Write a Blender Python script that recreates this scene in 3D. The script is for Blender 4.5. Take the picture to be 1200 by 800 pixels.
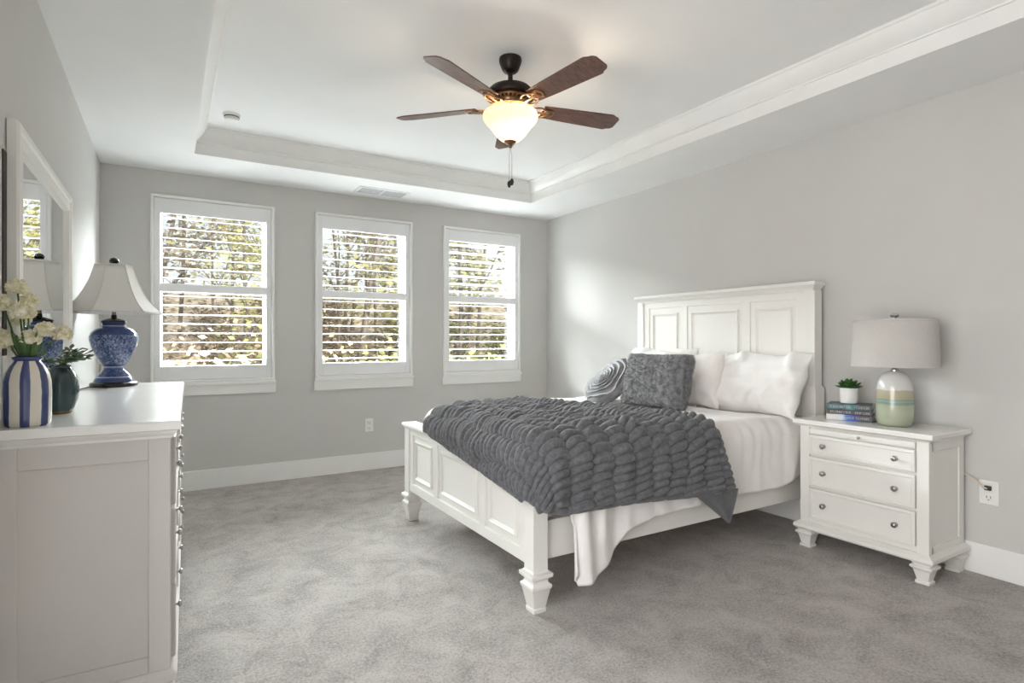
import bpy, math, random
import numpy as np
from math import sin, cos, pi, radians, sqrt, atan2
from mathutils import Vector, Matrix, noise as mnoise

for o in list(bpy.data.objects): bpy.data.objects.remove(o)
S = bpy.context.scene
COL = S.collection

# ------------------------------------------------------------------ camera
cam_d = bpy.data.cameras.new('camera'); cam = bpy.data.objects.new('camera', cam_d); COL.objects.link(cam)
cam.location = (0, 0, 1.22); cam.rotation_euler = (radians(90), 0, radians(-31.0))
cam_d.sensor_width = 36.0; cam_d.lens = 36.0 * 670 / 1200; cam_d.shift_y = -2 / 1200
cam_d.clip_start = 0.05; cam_d.clip_end = 300
S.camera = cam

# ------------------------------------------------------------------ light and exposure
S.view_settings.view_transform = 'Standard'; S.view_settings.look = 'None'
S.view_settings.gamma = 1.0; S.view_settings.use_curve_mapping = False
S.view_settings.exposure = 1.30
S.cycles.use_denoising = True
S.cycles.max_bounces = 14; S.cycles.diffuse_bounces = 10; S.cycles.transparent_max_bounces = 24
S.cycles.sample_clamp_indirect = 8.0
SKY = 0.46
SUN = 3.5
SOFTBOX = 5100.0
SIDE_FILL = 55.0
BULB = 13.0

world = bpy.data.worlds.new('sky'); S.world = world; world.use_nodes = True
nt = world.node_tree; nt.nodes.clear()
out = nt.nodes.new('ShaderNodeOutputWorld'); bg = nt.nodes.new('ShaderNodeBackground')
tc = nt.nodes.new('ShaderNodeTexCoord'); sp = nt.nodes.new('ShaderNodeSeparateXYZ')
mp = nt.nodes.new('ShaderNodeMapRange'); mp.inputs['From Min'].default_value = 0.02; mp.inputs['From Max'].default_value = 0.55
nz = nt.nodes.new('ShaderNodeTexNoise'); nz.inputs['Scale'].default_value = 3.0; nz.inputs['Detail'].default_value = 5
cr = nt.nodes.new('ShaderNodeValToRGB'); cr.color_ramp.elements[0].position = 0.42; cr.color_ramp.elements[1].position = 0.62
cr.color_ramp.elements[0].color = (0.0, 0.0, 0.0, 1); cr.color_ramp.elements[1].color = (1, 1, 1, 1)
mx = nt.nodes.new('ShaderNodeMix'); mx.data_type = 'RGBA'
mx.inputs[6].default_value = (1.0, 0.985, 0.96, 1); mx.inputs[7].default_value = (0.62, 0.78, 1.0, 1)
mx2 = nt.nodes.new('ShaderNodeMix'); mx2.data_type = 'RGBA'; mx2.inputs[7].default_value = (1.0, 0.985, 0.965, 1)
L = nt.links.new
L(tc.outputs['Generated'], sp.inputs[0]); L(sp.outputs['Z'], mp.inputs['Value']); L(mp.outputs[0], mx.inputs[0])
L(tc.outputs['Generated'], nz.inputs['Vector']); L(nz.outputs['Fac'], cr.inputs[0]); L(cr.outputs[0], mx2.inputs[0])
L(mx.outputs[2], mx2.inputs[6]); L(mx2.outputs[2], bg.inputs['Color'])
bg.inputs['Strength'].default_value = SKY; L(bg.outputs[0], out.inputs[0])

# added area light outside the three windows, standing in for stronger daylight
dl = bpy.data.lights.new('window_softbox', 'AREA'); dl.shape = 'RECTANGLE'; dl.size = 13.0; dl.size_y = 2.8
dlo = bpy.data.objects.new('window_softbox', dl); COL.objects.link(dlo)
dl.energy = SOFTBOX; dl.color = (0.95, 0.98, 1.0)
dlo.location = (1.4, 10.4, 4.75); dlo.rotation_euler = (Vector((1.6, 5.2, 1.5)) - Vector((1.4, 10.4, 4.75))).to_track_quat('-Z', 'Y').to_euler()

# the sun stands behind the house: it lights the woods, not the room
sun_d = bpy.data.lights.new('sun', 'SUN'); sun = bpy.data.objects.new('sun', sun_d); COL.objects.link(sun)
sun_d.energy = SUN; sun_d.angle = radians(3); sun_d.color = (1.0, 0.95, 0.86)
sun.location = (6, -6, 9); sun.rotation_euler = Vector((-0.35, 1.0, -0.72)).to_track_quat('-Z', 'Y').to_euler()

# added fill light, shining in by a made-up opening in the left wall
sl = bpy.data.lights.new('side_fill', 'AREA'); sl.shape = 'RECTANGLE'; sl.size = 2.6; sl.size_y = 2.6
slo = bpy.data.objects.new('side_fill', sl); COL.objects.link(slo)
sl.energy = SIDE_FILL; sl.color = (1.0, 0.99, 0.98)
slo.location = (-1.9, 0.5, 1.5); slo.rotation_euler = (radians(90), 0, radians(-90))

# daylight portals: they only guide sampling of the sky through the windows and the added left opening
def portal(loc, rot, sx, sy):
    d = bpy.data.lights.new('daylight_portal', 'AREA'); d.shape = 'RECTANGLE'; d.size = sx; d.size_y = sy
    o = bpy.data.objects.new('daylight_portal', d); COL.objects.link(o); o.location = loc; o.rotation_euler = rot
    d.cycles.is_portal = True

# room measures (metres); camera stands at x = y = 0
XL, XR, YB, YR, CZ, TZ = -0.444, 3.64, 5.30, -0.95, 2.556, 2.74
WIN = [(-0.122, 0.786), (1.122, 2.040), (2.370, 3.280)]
WZ0, WZ1 = 0.872, 2.366
for w0, w1 in WIN: portal(((w0 + w1) / 2, YB + 0.13, (WZ0 + WZ1) / 2), (radians(-90), 0, 0), w1 - w0 - .08, WZ1 - WZ0 - .08)
portal((XL - .1, .5, 1.12), (0, radians(-90), 0), 2.25, 2.2)

# ------------------------------------------------------------------ helpers: materials
MATS = {}
def mat(name, col, rough=0.5, col2=None, nscale=8.0, bump=0.0, bscale=200.0, metal=0.0, spec=0.5, sheen=0.0, detail=4, stretch=None, lo=0.35, hi=0.65, bdist=0.002, coat=0.0):
    if name in MATS: return MATS[name]
    m = bpy.data.materials.new(name); m.use_nodes = True; t = m.node_tree
    b = t.nodes['Principled BSDF']
    b.inputs['Roughness'].default_value = rough; b.inputs['Metallic'].default_value = metal
    b.inputs['Specular IOR Level'].default_value = spec
    b.inputs['Sheen Weight'].default_value = sheen; b.inputs['Coat Weight'].default_value = coat
    co = t.nodes.new('ShaderNodeTexCoord'); src = co.outputs['Object']
    if stretch:
        ma = t.nodes.new('ShaderNodeMapping'); ma.inputs['Scale'].default_value = stretch
        t.links.new(src, ma.inputs['Vector']); src = ma.outputs[0]
    n = t.nodes.new('ShaderNodeTexNoise'); n.inputs['Scale'].default_value = nscale; n.inputs['Detail'].default_value = detail
    t.links.new(src, n.inputs['Vector'])
    r = t.nodes.new('ShaderNodeValToRGB'); r.color_ramp.elements[0].position = lo; r.color_ramp.elements[1].position = hi
    c2 = col2 if col2 else tuple(c * 0.97 for c in col)
    r.color_ramp.elements[0].color = (*c2, 1); r.color_ramp.elements[1].color = (*col, 1)
    t.links.new(n.outputs['Fac'], r.inputs[0]); t.links.new(r.outputs[0], b.inputs['Base Color'])
    if bump:
        n2 = t.nodes.new('ShaderNodeTexNoise'); n2.inputs['Scale'].default_value = bscale; n2.inputs['Detail'].default_value = 3
        t.links.new(src, n2.inputs['Vector'])
        bu = t.nodes.new('ShaderNodeBump'); bu.inputs['Strength'].default_value = bump; bu.inputs['Distance'].default_value = bdist
        t.links.new(n2.outputs['Fac'], bu.inputs['Height']); t.links.new(bu.outputs[0], b.inputs['Normal'])
    MATS[name] = m; return m

def nodes_of(m): return m.node_tree, m.node_tree.nodes['Principled BSDF']

M_wall = mat('wall_paint', (0.580, 0.570, 0.553), 0.85, nscale=2, bump=0.05, bscale=300)
M_ceil = mat('ceiling_paint', (0.83, 0.83, 0.825), 0.9, nscale=2, bump=0.04, bscale=260)
M_trim = mat('trim_paint', (0.82, 0.815, 0.80), 0.45, nscale=4)
M_white = mat('furniture_paint', (0.80, 0.785, 0.75), 0.42, nscale=3, bump=0.02, bscale=60)
M_dress_dim = mat('dresser_paint_dimmed', (0.60, 0.565, 0.54), 0.42, nscale=3, bump=0.02, bscale=60)  # white paint darkened: the shade on the dresser's side is in this colour
M_top = mat('dresser_top_paint', (0.80, 0.785, 0.76), 0.22, nscale=3, bump=0.015, bscale=40, coat=0.3)
M_shut = mat('shutter_paint', (0.80, 0.80, 0.80), 0.4, nscale=4)
M_slat_dim = mat('shutter_slat_dimmed', (0.70, 0.70, 0.71), 0.5, nscale=4)  # white slats coloured greyer, with shade put into the tone
M_vinyl = mat('window_vinyl', (0.80, 0.81, 0.82), 0.4)
def carpet_mat():
    m = bpy.data.materials.new('carpet'); m.use_nodes = True; t = m.node_tree; b = t.nodes['Principled BSDF']
    b.inputs['Roughness'].default_value = .95; b.inputs['Specular IOR Level'].default_value = .08; b.inputs['Sheen Weight'].default_value = .12
    co = t.nodes.new('ShaderNodeTexCoord'); l = t.links.new
    def noise(sc, de, ro, di=0.0):
        n = t.nodes.new('ShaderNodeTexNoise'); n.inputs['Scale'].default_value = sc; n.inputs['Detail'].default_value = de; n.inputs['Roughness'].default_value = ro; n.inputs['Distortion'].default_value = di
        l(co.outputs['Object'], n.inputs['Vector']); return n
    a = noise(4.5, 9, .74, .5); f = noise(85, 4, .75); r = t.nodes.new('ShaderNodeValToRGB')
    ad = t.nodes.new('ShaderNodeMath'); ad.operation = 'MULTIPLY_ADD'; ad.inputs[1].default_value = 1.1; l(f.outputs['Fac'], ad.inputs[0]); l(a.outputs['Fac'], ad.inputs[2])
    r.color_ramp.elements[0].position = .64
    r.color_ramp.elements[0].color = (.245, .224, .209, 1); r.color_ramp.elements[1].color = (.575, .538, .508, 1)
    hv = t.nodes.new('ShaderNodeMath'); hv.operation = 'DIVIDE'; hv.inputs[1].default_value = 1.18; l(ad.outputs[0], hv.inputs[0])
    r.color_ramp.elements[1].position = 1.0; l(hv.outputs[0], r.inputs[0]); l(r.outputs[0], b.inputs['Base Color'])
    g = noise(140, 4, .7); bu = t.nodes.new('ShaderNodeBump'); bu.inputs['Strength'].default_value = .8; bu.inputs['Distance'].default_value = .012
    l(g.outputs['Fac'], bu.inputs['Height']); l(bu.outputs[0], b.inputs['Normal']); return m
M_carpet = carpet_mat()
M_nick = mat('brushed_nickel', (0.42, 0.40, 0.38), 0.28, metal=1.0)
M_chrome = mat('polished_nickel', (0.62, 0.62, 0.63), 0.15, metal=1.0)
M_duvet = mat('duvet_cotton', (0.86, 0.83, 0.815), 0.9, (0.82, 0.79, 0.775), nscale=6, bump=0.25, bscale=90, sheen=0.15, bdist=0.004)
M_sheet = mat('sheet_cotton', (0.84, 0.80, 0.775), 0.9, nscale=6, bump=0.1, bscale=90)
M_pill = mat('pillow_cotton', (0.88, 0.865, 0.85), 0.9, (0.84, 0.825, 0.81), nscale=7, bump=0.2, bscale=110, bdist=0.003)
M_cush = mat('cushion_linen', (0.84, 0.80, 0.775), 0.92, nscale=9, bump=0.35, bscale=380, bdist=0.002)
M_throw = mat('plush_throw', (0.145, 0.147, 0.157), 0.85, (0.088, 0.089, 0.097), nscale=60, bump=0.5, bscale=500, sheen=0.22, detail=3, bdist=0.003)
M_lining = mat('satin_lining', (0.10, 0.105, 0.112), 0.6, (0.075, 0.078, 0.085), nscale=40, bump=0.2, bscale=300, sheen=0.3)
M_fur = mat('grey_fur', (0.26, 0.26, 0.27), 0.85, (0.10, 0.10, 0.104), nscale=34, detail=6, sheen=0.4, bump=0.5, bscale=220, bdist=0.004)
M_ruf = mat('ruffle_fabric', (0.50, 0.50, 0.52), 0.85, (0.40, 0.40, 0.415), nscale=20)
M_ros = mat('rosette_fabric', (0.25, 0.25, 0.26), 0.85, (0.19, 0.19, 0.198), nscale=12, sheen=0.1)
M_wood = mat('fan_wood', (0.17, 0.072, 0.046), 0.36, (0.060, 0.026, 0.018), nscale=9, stretch=(1.5, 14, 14), detail=6, bump=0.05, bscale=50)
M_bronze = mat('oiled_bronze', (0.040, 0.028, 0.022), 0.4, (0.022, 0.016, 0.013), metal=0.7, nscale=14)
M_copper = mat('antique_brass', (0.36, 0.22, 0.12), 0.32, (0.16, 0.085, 0.045), metal=0.9, nscale=40)
M_black = mat('black_plastic', (0.012, 0.012, 0.013), 0.4)
M_bwood = mat('black_lacquer', (0.016, 0.014, 0.014), 0.25)
M_shade = mat('ivory_lampshade', (0.74, 0.72, 0.69), 0.9, nscale=5, bump=0.15, bscale=500, bdist=0.001)
M_drum = mat('grey_linen_shade', (0.56, 0.535, 0.51), 0.95, (0.52, 0.495, 0.47), nscale=180, bump=0.25, bscale=700, bdist=0.001)
M_piping = mat('shade_trim', (0.66, 0.64, 0.61), 0.9)
M_teal = mat('teal_glaze', (0.018, 0.062, 0.066), 0.12, (0.010, 0.030, 0.036), nscale=7, coat=0.5)
M_pot = mat('white_ceramic', (0.78, 0.77, 0.75), 0.35)
M_succ = mat('succulent_leaf', (0.060, 0.17, 0.035), 0.5, (0.025, 0.08, 0.018), nscale=40)
M_stem = mat('flower_stem', (0.075, 0.15, 0.045), 0.6, (0.05, 0.10, 0.03), nscale=30)
M_petal = mat('cream_petal', (0.86, 0.83, 0.68), 0.8, (0.74, 0.70, 0.52), nscale=60, bump=0.4, bscale=120)
M_grn = mat('muted_leaf', (0.10, 0.15, 0.095), 0.6, (0.05, 0.085, 0.05), nscale=30)
M_plast = mat('outlet_plastic', (0.80, 0.79, 0.77), 0.4)
M_slot = mat('outlet_slot', (0.05, 0.05, 0.05), 0.6)
M_shadow_soil = mat('shadow_and_soil_brown', (0.045, 0.034, 0.028), 0.7, (0.03, 0.022, 0.018), nscale=6, stretch=(10, 10, 1))  # dark tone for the painted shadow behind the mirror, also the pot soil
M_cord = mat('lamp_cord', (0.62, 0.52, 0.46), 0.5)
M_paper = mat('book_pages', (0.74, 0.70, 0.62), 0.9, (0.62, 0.58, 0.50), nscale=300, stretch=(1, 1, 30))
M_vent = mat('vent_paint', (0.74, 0.75, 0.76), 0.5)
M_ventd = mat('vent_dark', (0.09, 0.092, 0.096), 0.8)
M_bark = mat('bark', (0.25, 0.20, 0.165), 0.9, (0.12, 0.092, 0.078), nscale=5, stretch=(6, 6, 1), bump=0.6, bscale=30)
M_leafA = mat('spring_leaf', (0.44, 0.40, 0.16), 0.7, (0.28, 0.27, 0.09), nscale=2)
M_leafB = mat('tan_leaf', (0.34, 0.26, 0.17), 0.7, (0.22, 0.16, 0.10), nscale=2)
M_leafC = mat('bush_leaf', (0.27, 0.26, 0.09), 0.7, (0.15, 0.16, 0.05), nscale=2)
M_litter = mat('leaf_litter', (0.46, 0.36, 0.27), 0.95, (0.14, 0.11, 0.06), nscale=2.4, detail=12, bump=0.5, bscale=6, bdist=0.1)
M_patio = mat('pale_concrete', (0.50, 0.49, 0.47), 0.95, (0.40, 0.39, 0.375), nscale=1.2, detail=8)

def glass_mat():
    m = bpy.data.materials.new('window_glass'); m.use_nodes = True; t = m.node_tree; t.nodes.clear()
    o = t.nodes.new('ShaderNodeOutputMaterial'); x = t.nodes.new('ShaderNodeMixShader'); x.inputs[0].default_value = 0.06
    a = t.nodes.new('ShaderNodeBsdfTransparent'); g = t.nodes.new('ShaderNodeBsdfGlossy'); g.inputs['Roughness'].default_value = 0.02
    n = t.nodes.new('ShaderNodeTexNoise'); n.inputs['Scale'].default_value = 2.0
    r = t.nodes.new('ShaderNodeValToRGB'); r.color_ramp.elements[0].color = (0.93, 0.96, 0.95, 1); r.color_ramp.elements[1].color = (0.96, 0.98, 0.97, 1)
    t.links.new(n.outputs['Fac'], r.inputs[0]); t.links.new(r.outputs[0], a.inputs['Color'])
    t.links.new(a.outputs[0], x.inputs[1]); t.links.new(g.outputs[0], x.inputs[2]); t.links.new(x.outputs[0], o.inputs[0])
    return m
M_glass = glass_mat()
def mirror_mat():
    m = mat('mirror_silver', (0.90, 0.91, 0.91), 0.01, (0.89, 0.90, 0.90), metal=1.0); return m
M_mirror = mirror_mat()
def bowl_mat():
    m = bpy.data.materials.new('frosted_bowl_glass'); m.use_nodes = True; t = m.node_tree; t.nodes.clear()
    o = t.nodes.new('ShaderNodeOutputMaterial'); x = t.nodes.new('ShaderNodeMixShader'); x.inputs[0].default_value = 0.45
    tr = t.nodes.new('ShaderNodeBsdfTranslucent'); d = t.nodes.new('ShaderNodeBsdfDiffuse')
    n = t.nodes.new('ShaderNodeTexNoise'); n.inputs['Scale'].default_value = 9.0; n.inputs['Detail'].default_value = 5
    r = t.nodes.new('ShaderNodeValToRGB'); r.color_ramp.elements[0].color = (0.135, 0.090, 0.055, 1); r.color_ramp.elements[1].color = (0.19, 0.14, 0.095, 1)
    t.links.new(n.outputs['Fac'], r.inputs[0]); t.links.new(r.outputs[0], tr.inputs['Color']); d.inputs['Color'].default_value = (.80, .70, .58, 1)
    t.links.new(tr.outputs[0], x.inputs[1]); t.links.new(d.outputs[0], x.inputs[2]); t.links.new(x.outputs[0], o.inputs[0])
    return m
M_bowl = bowl_mat()

def ramp_z(name, stops, rough=0.2, coat=0.3, axis='Z', interp='LINEAR'):
    """glaze bands of a pot along its own height (object z in metres mapped over stops)"""
    m = bpy.data.materials.new(name); m.use_nodes = True; t, b = nodes_of(m)
    b.inputs['Roughness'].default_value = rough; b.inputs['Coat Weight'].default_value = coat
    co = t.nodes.new('ShaderNodeTexCoord'); s = t.nodes.new('ShaderNodeSeparateXYZ'); t.links.new(co.outputs['Object'], s.inputs[0])
    n = t.nodes.new('ShaderNodeTexNoise'); n.inputs['Scale'].default_value = 22; t.links.new(co.outputs['Object'], n.inputs['Vector'])
    ad = t.nodes.new('ShaderNodeMath'); ad.operation = 'MULTIPLY_ADD'; ad.inputs[1].default_value = 0.012
    t.links.new(n.outputs['Fac'], ad.inputs[0]); t.links.new(s.outputs[axis], ad.inputs[2])
    zmax = max(z for z, c in stops) + 1e-6
    mu = t.nodes.new('ShaderNodeMath'); mu.operation = 'DIVIDE'; mu.inputs[1].default_value = zmax; t.links.new(ad.outputs[0], mu.inputs[0])
    r = t.nodes.new('ShaderNodeValToRGB'); r.color_ramp.interpolation = interp
    e = r.color_ramp.elements
    while len(e) > 1: e.remove(e[-1])
    e[0].position = stops[0][0] / zmax; e[0].color = (*stops[0][1], 1)
    for z, c in stops[1:]:
        k = e.new(z / zmax); k.color = (*c, 1)
    t.links.new(mu.outputs[0], r.inputs[0]); t.links.new(r.outputs[0], b.inputs['Base Color'])
    return m

# ------------------------------------------------------------------ helpers: objects
FR = {}
def thing(name, label, cat, loc=(0, 0, 0), rz=0.0, group=None):
    o = bpy.data.objects.new(name, None); COL.objects.link(o)
    o.location = loc; o.rotation_euler = (0, 0, rz); o.empty_display_size = 0.1
    o['label'] = label; o['category'] = cat
    if group: o['group'] = group
    FR[o.name] = Matrix.Translation(Vector(loc)) @ Matrix.Rotation(rz, 4, 'Z')
    return o
def tag(o, label, cat, group=None):
    o['label'] = label; o['category'] = cat
    if group: o['group'] = group
    return o
def structure(name, loc=(0, 0, 0)):
    o = bpy.data.objects.new(name, None); COL.objects.link(o); o.location = loc; o['kind'] = 'structure'
    FR[o.name] = Matrix.Translation(Vector(loc)); return o

class MB:
    def __init__(s): s.v = []; s.f = []
    def add(s, vs, fs):
        k = len(s.v); s.v += [tuple(v) for v in vs]; s.f += [tuple(i + k for i in f) for f in fs]
    def box(s, x0, x1, y0, y1, z0, z1):
        x0, x1 = sorted((x0, x1)); y0, y1 = sorted((y0, y1)); z0, z1 = sorted((z0, z1))
        s.add([(x0, y0, z0), (x1, y0, z0), (x1, y1, z0), (x0, y1, z0), (x0, y0, z1), (x1, y0, z1), (x1, y1, z1), (x0, y1, z1)],
              [(3, 2, 1, 0), (4, 5, 6, 7), (0, 1, 5, 4), (1, 2, 6, 5), (2, 3, 7, 6), (3, 0, 4, 7)]); return s
    def rings(s, rs, fn=lambda u, v, h: (u, v, h), cap0=True, cap1=True):
        """stack of rectangles (u0,u1,v0,v1,h) joined into one stepped shell"""
        vs = []; fs = []
        for (a, b, c, d, h) in rs: vs += [fn(a, c, h), fn(b, c, h), fn(b, d, h), fn(a, d, h)]
        for i in range(len(rs) - 1):
            k = 4 * i
            for j in range(4): fs.append((k + j, k + (j + 1) % 4, k + 4 + (j + 1) % 4, k + 4 + j))
        if cap0: fs.append((3, 2, 1, 0))
        if cap1: k = 4 * (len(rs) - 1); fs.append((k, k + 1, k + 2, k + 3))
        s.add(vs, fs); return s
    def lathe(s, prof, n=40, c=(0, 0, 0), cap0=True, cap1=True):
        vs = []; fs = []
        for r, z in prof:
            for i in range(n):
                a = 2 * pi * i / n; vs.append((c[0] + r * cos(a), c[1] + r * sin(a), c[2] + z))
        for k in range(len(prof) - 1):
            for i in range(n): j = (i + 1) % n; fs.append((k * n + i, k * n + j, (k + 1) * n + j, (k + 1) * n + i))
        if cap0: fs.append(tuple(range(n - 1, -1, -1)))
        if cap1: k = (len(prof) - 1) * n; fs.append(tuple(range(k, k + n)))
        s.add(vs, fs); return s
    def tube(s, pts, r, n=8, caps=True):
        pts = [Vector(p) for p in pts]; rr = r if isinstance(r, (list, tuple)) else [r] * len(pts)
        vs = []; fs = []; up = None
        for i, p in enumerate(pts):
            d = (pts[min(i + 1, len(pts) - 1)] - pts[max(i - 1, 0)])
            d = d.normalized() if d.length > 1e-9 else Vector((0, 0, 1))
            if up is None:
                up = d.orthogonal().normalized()
            up = (up - d * up.dot(d)); up = up.normalized() if up.length > 1e-6 else d.orthogonal().normalized()
            q = d.cross(up)
            for k in range(n):
                a = 2 * pi * k / n; vs.append(p + up * (rr[i] * cos(a)) + q * (rr[i] * sin(a)))
        for i in range(len(pts) - 1):
            for k in range(n): j = (k + 1) % n; fs.append((i * n + k, i * n + j, (i + 1) * n + j, (i + 1) * n + k))
        if caps:
            fs.append(tuple(range(n - 1, -1, -1))); k = (len(pts) - 1) * n; fs.append(tuple(range(k, k + n)))
        s.add(vs, fs); return s
    def ball(s, c, rx, ry=None, rz=None, n=14, m=8):
        ry = ry or rx; rz = rz or rx; vs = [(c[0], c[1], c[2] - rz)]; fs = []
        for i in range(1, m):
            t = -pi / 2 + pi * i / m
            for k in range(n): a = 2 * pi * k / n; vs.append((c[0] + rx * cos(t) * cos(a), c[1] + ry * cos(t) * sin(a), c[2] + rz * sin(t)))
        vs.append((c[0], c[1], c[2] + rz)); T = len(vs) - 1
        for k in range(n): fs.append((0, 1 + (k + 1) % n, 1 + k))
        for i in range(m - 2):
            for k in range(n): j = (k + 1) % n; fs.append((1 + i * n + k, 1 + i * n + j, 1 + (i + 1) * n + j, 1 + (i + 1) * n + k))
        for k in range(n): fs.append((1 + (m - 2) * n + k, 1 + (m - 2) * n + (k + 1) % n, T))
        s.add(vs, fs); return s
    def grid(s, nu, nv, fn):
        vs = [fn(i / nu, j / nv) for i in range(nu + 1) for j in range(nv + 1)]
        fs = [(i * (nv + 1) + j, (i + 1) * (nv + 1) + j, (i + 1) * (nv + 1) + j + 1, i * (nv + 1) + j + 1) for i in range(nu) for j in range(nv)]
        s.add(vs, fs); return s
    def poly(s, pts, h0, h1, fn):
        """prism from an outline in (u,v) between heights"""
        n = len(pts); vs = [fn(u, v, h0) for u, v in pts] + [fn(u, v, h1) for u, v in pts]
        fs = [tuple(range(n - 1, -1, -1)), tuple(range(n, 2 * n))] + [(i, (i + 1) % n, n + (i + 1) % n, n + i) for i in range(n)]
        s.add(vs, fs); return s
    def build(s, name, m, parent=None, loc=None, bevel=0.0, smooth=40, local=False, solid=0.0, seg=2, subd=0, flat=False):
        """loc: world origin of a top-level mesh; vertices are world unless local"""
        me = bpy.data.meshes.new(name); o = bpy.data.objects.new(name, me); COL.objects.link(o)
        vs = s.v
        if parent is not None:
            o.parent = parent; fr = FR[parent.name]; FR[o.name] = fr
        else:
            fr = Matrix.Translation(Vector(loc or (0, 0, 0))); o.location = loc or (0, 0, 0); FR[o.name] = fr
        if not local:
            inv = fr.inverted(); vs = [tuple(inv @ Vector(v)) for v in vs]
        me.from_pydata(vs, [], s.f); me.update()
        if not flat:
            me.shade_smooth(); me.set_sharp_from_angle(angle=radians(smooth))
        me.materials.append(m)
        if solid: q = o.modifiers.new('thickness', 'SOLIDIFY'); q.thickness = solid; q.offset = -1
        if bevel:
            q = o.modifiers.new('bevel', 'BEVEL'); q.width = bevel; q.segments = seg; q.limit_method = 'ANGLE'; q.angle_limit = radians(35); q.harden_normals = False
        if subd: q = o.modifiers.new('subdivision', 'SUBSURF'); q.levels = subd; q.render_levels = subd
        return o
def struct(o): o['kind'] = 'structure'; return o

def copy_tree(o, loc=None, rz=None, label=None):
    c = o.copy(); COL.objects.link(c)
    if loc is not None: c.location = loc
    if rz is not None: c.rotation_euler = (0, 0, rz)
    if label: c['label'] = label
    for ch in list(o.children):
        d = ch.copy(); COL.objects.link(d); d.parent = c
        for g in list(ch.children):
            e = g.copy(); COL.objects.link(e); e.parent = d
    return c

def lerp(a, b, t): return a + (b - a) * t
def pl(xs, ys, x): return float(np.interp(x, xs, ys))
def N(x, y, z=0.0): return mnoise.noise(Vector((x, y, z)))

# ------------------------------------------------------------------ room shell
b = MB(); b.box(XL - .2, XR + .2, YR - .2, YB + .2, -0.12, 0.0); struct(b.build('floor', M_carpet))
LY0, LY1, LZ = -0.60, 1.60, 2.25      # unseen left-wall opening, added to let fill light in
b = MB(); b.box(XL - .15, XL, YR - .15, LY0, 0, CZ + .3); b.box(XL - .15, XL, LY1, YB + .15, 0, CZ + .3); b.box(XL - .15, XL, LY0, LY1, LZ, CZ + .3); struct(b.build('wall_left', M_wall))
b = MB(); b.box(XR, XR + .15, YR - .15, YB + .15, 0, CZ + .3); struct(b.build('wall_right', M_wall))
b = MB()
HX = [(w0 + .035, w1 - .035) for w0, w1 in WIN]; HZ0, HZ1 = WZ0 + .035, WZ1 - .035
b.box(XL, XR, YB, YB + .15, 0, HZ0); b.box(XL, XR, YB, YB + .15, HZ1, CZ + .3)
xs = [XL] + [v for h in HX for v in h] + [XR]
for i in range(0, len(xs), 2): b.box(xs[i], xs[i + 1], YB, YB + .15, HZ0, HZ1)
struct(b.build('wall_back', M_wall))
b = MB(); b.box(XL - .15, XR + .15, YR - .15, YR, 0, CZ + .3)
struct(b.build('wall_rear', M_wall))
# ceiling: dropped ring and raised tray
TX0, TX1, TY0, TY1 = 0.150, 3.045, 0.64, 4.70
b = MB()
b.box(XL - .15, TX0, YR - .15, YB + .15, CZ, TZ + .15); b.box(TX1, XR + .15, YR - .15, YB + .15, CZ, TZ + .15)
b.box(TX0, TX1, TY1, YB + .15, CZ, TZ + .15); b.box(TX0, TX1, YR - .15, TY0, CZ, TZ + .15)
b.box(TX0, TX1, TY0, TY1, TZ, TZ + .15)
struct(b.build('ceiling', M_ceil))
# crown moulding round the tray
prof = [(0.0, CZ - .001), (0.010, CZ - .001), (0.012, 2.634), (0.020, 2.636), (0.020, 2.645), (0.030, 2.652), (0.044, 2.664), (0.060, 2.683), (0.074, 2.706), (0.080, 2.722), (0.088, 2.725), (0.088, TZ + .002)]
b = MB(); b.rings([(TX0 + d, TX1 - d, TY0 + d, TY1 - d, h) for d, h in prof], cap0=False, cap1=False)
struct(b.build('trim_1', M_trim, smooth=25))
# baseboards
def base(name, ring):
    b = MB(); b.add(*ring); struct(b.build(name, M_trim, bevel=0.003))
def bb(x0, x1, y0, y1): m = MB(); m.box(x0, x1, y0, y1, 0, .158); return m.v, m.f
base('baseboard_back', bb(XL, XR, YB - .016, YB)); base('baseboard_right', bb(XR - .016, XR, YR, YB - .016)); base('baseboard_left', bb(XL, XL + .016, LY1, YB - .016))

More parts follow.
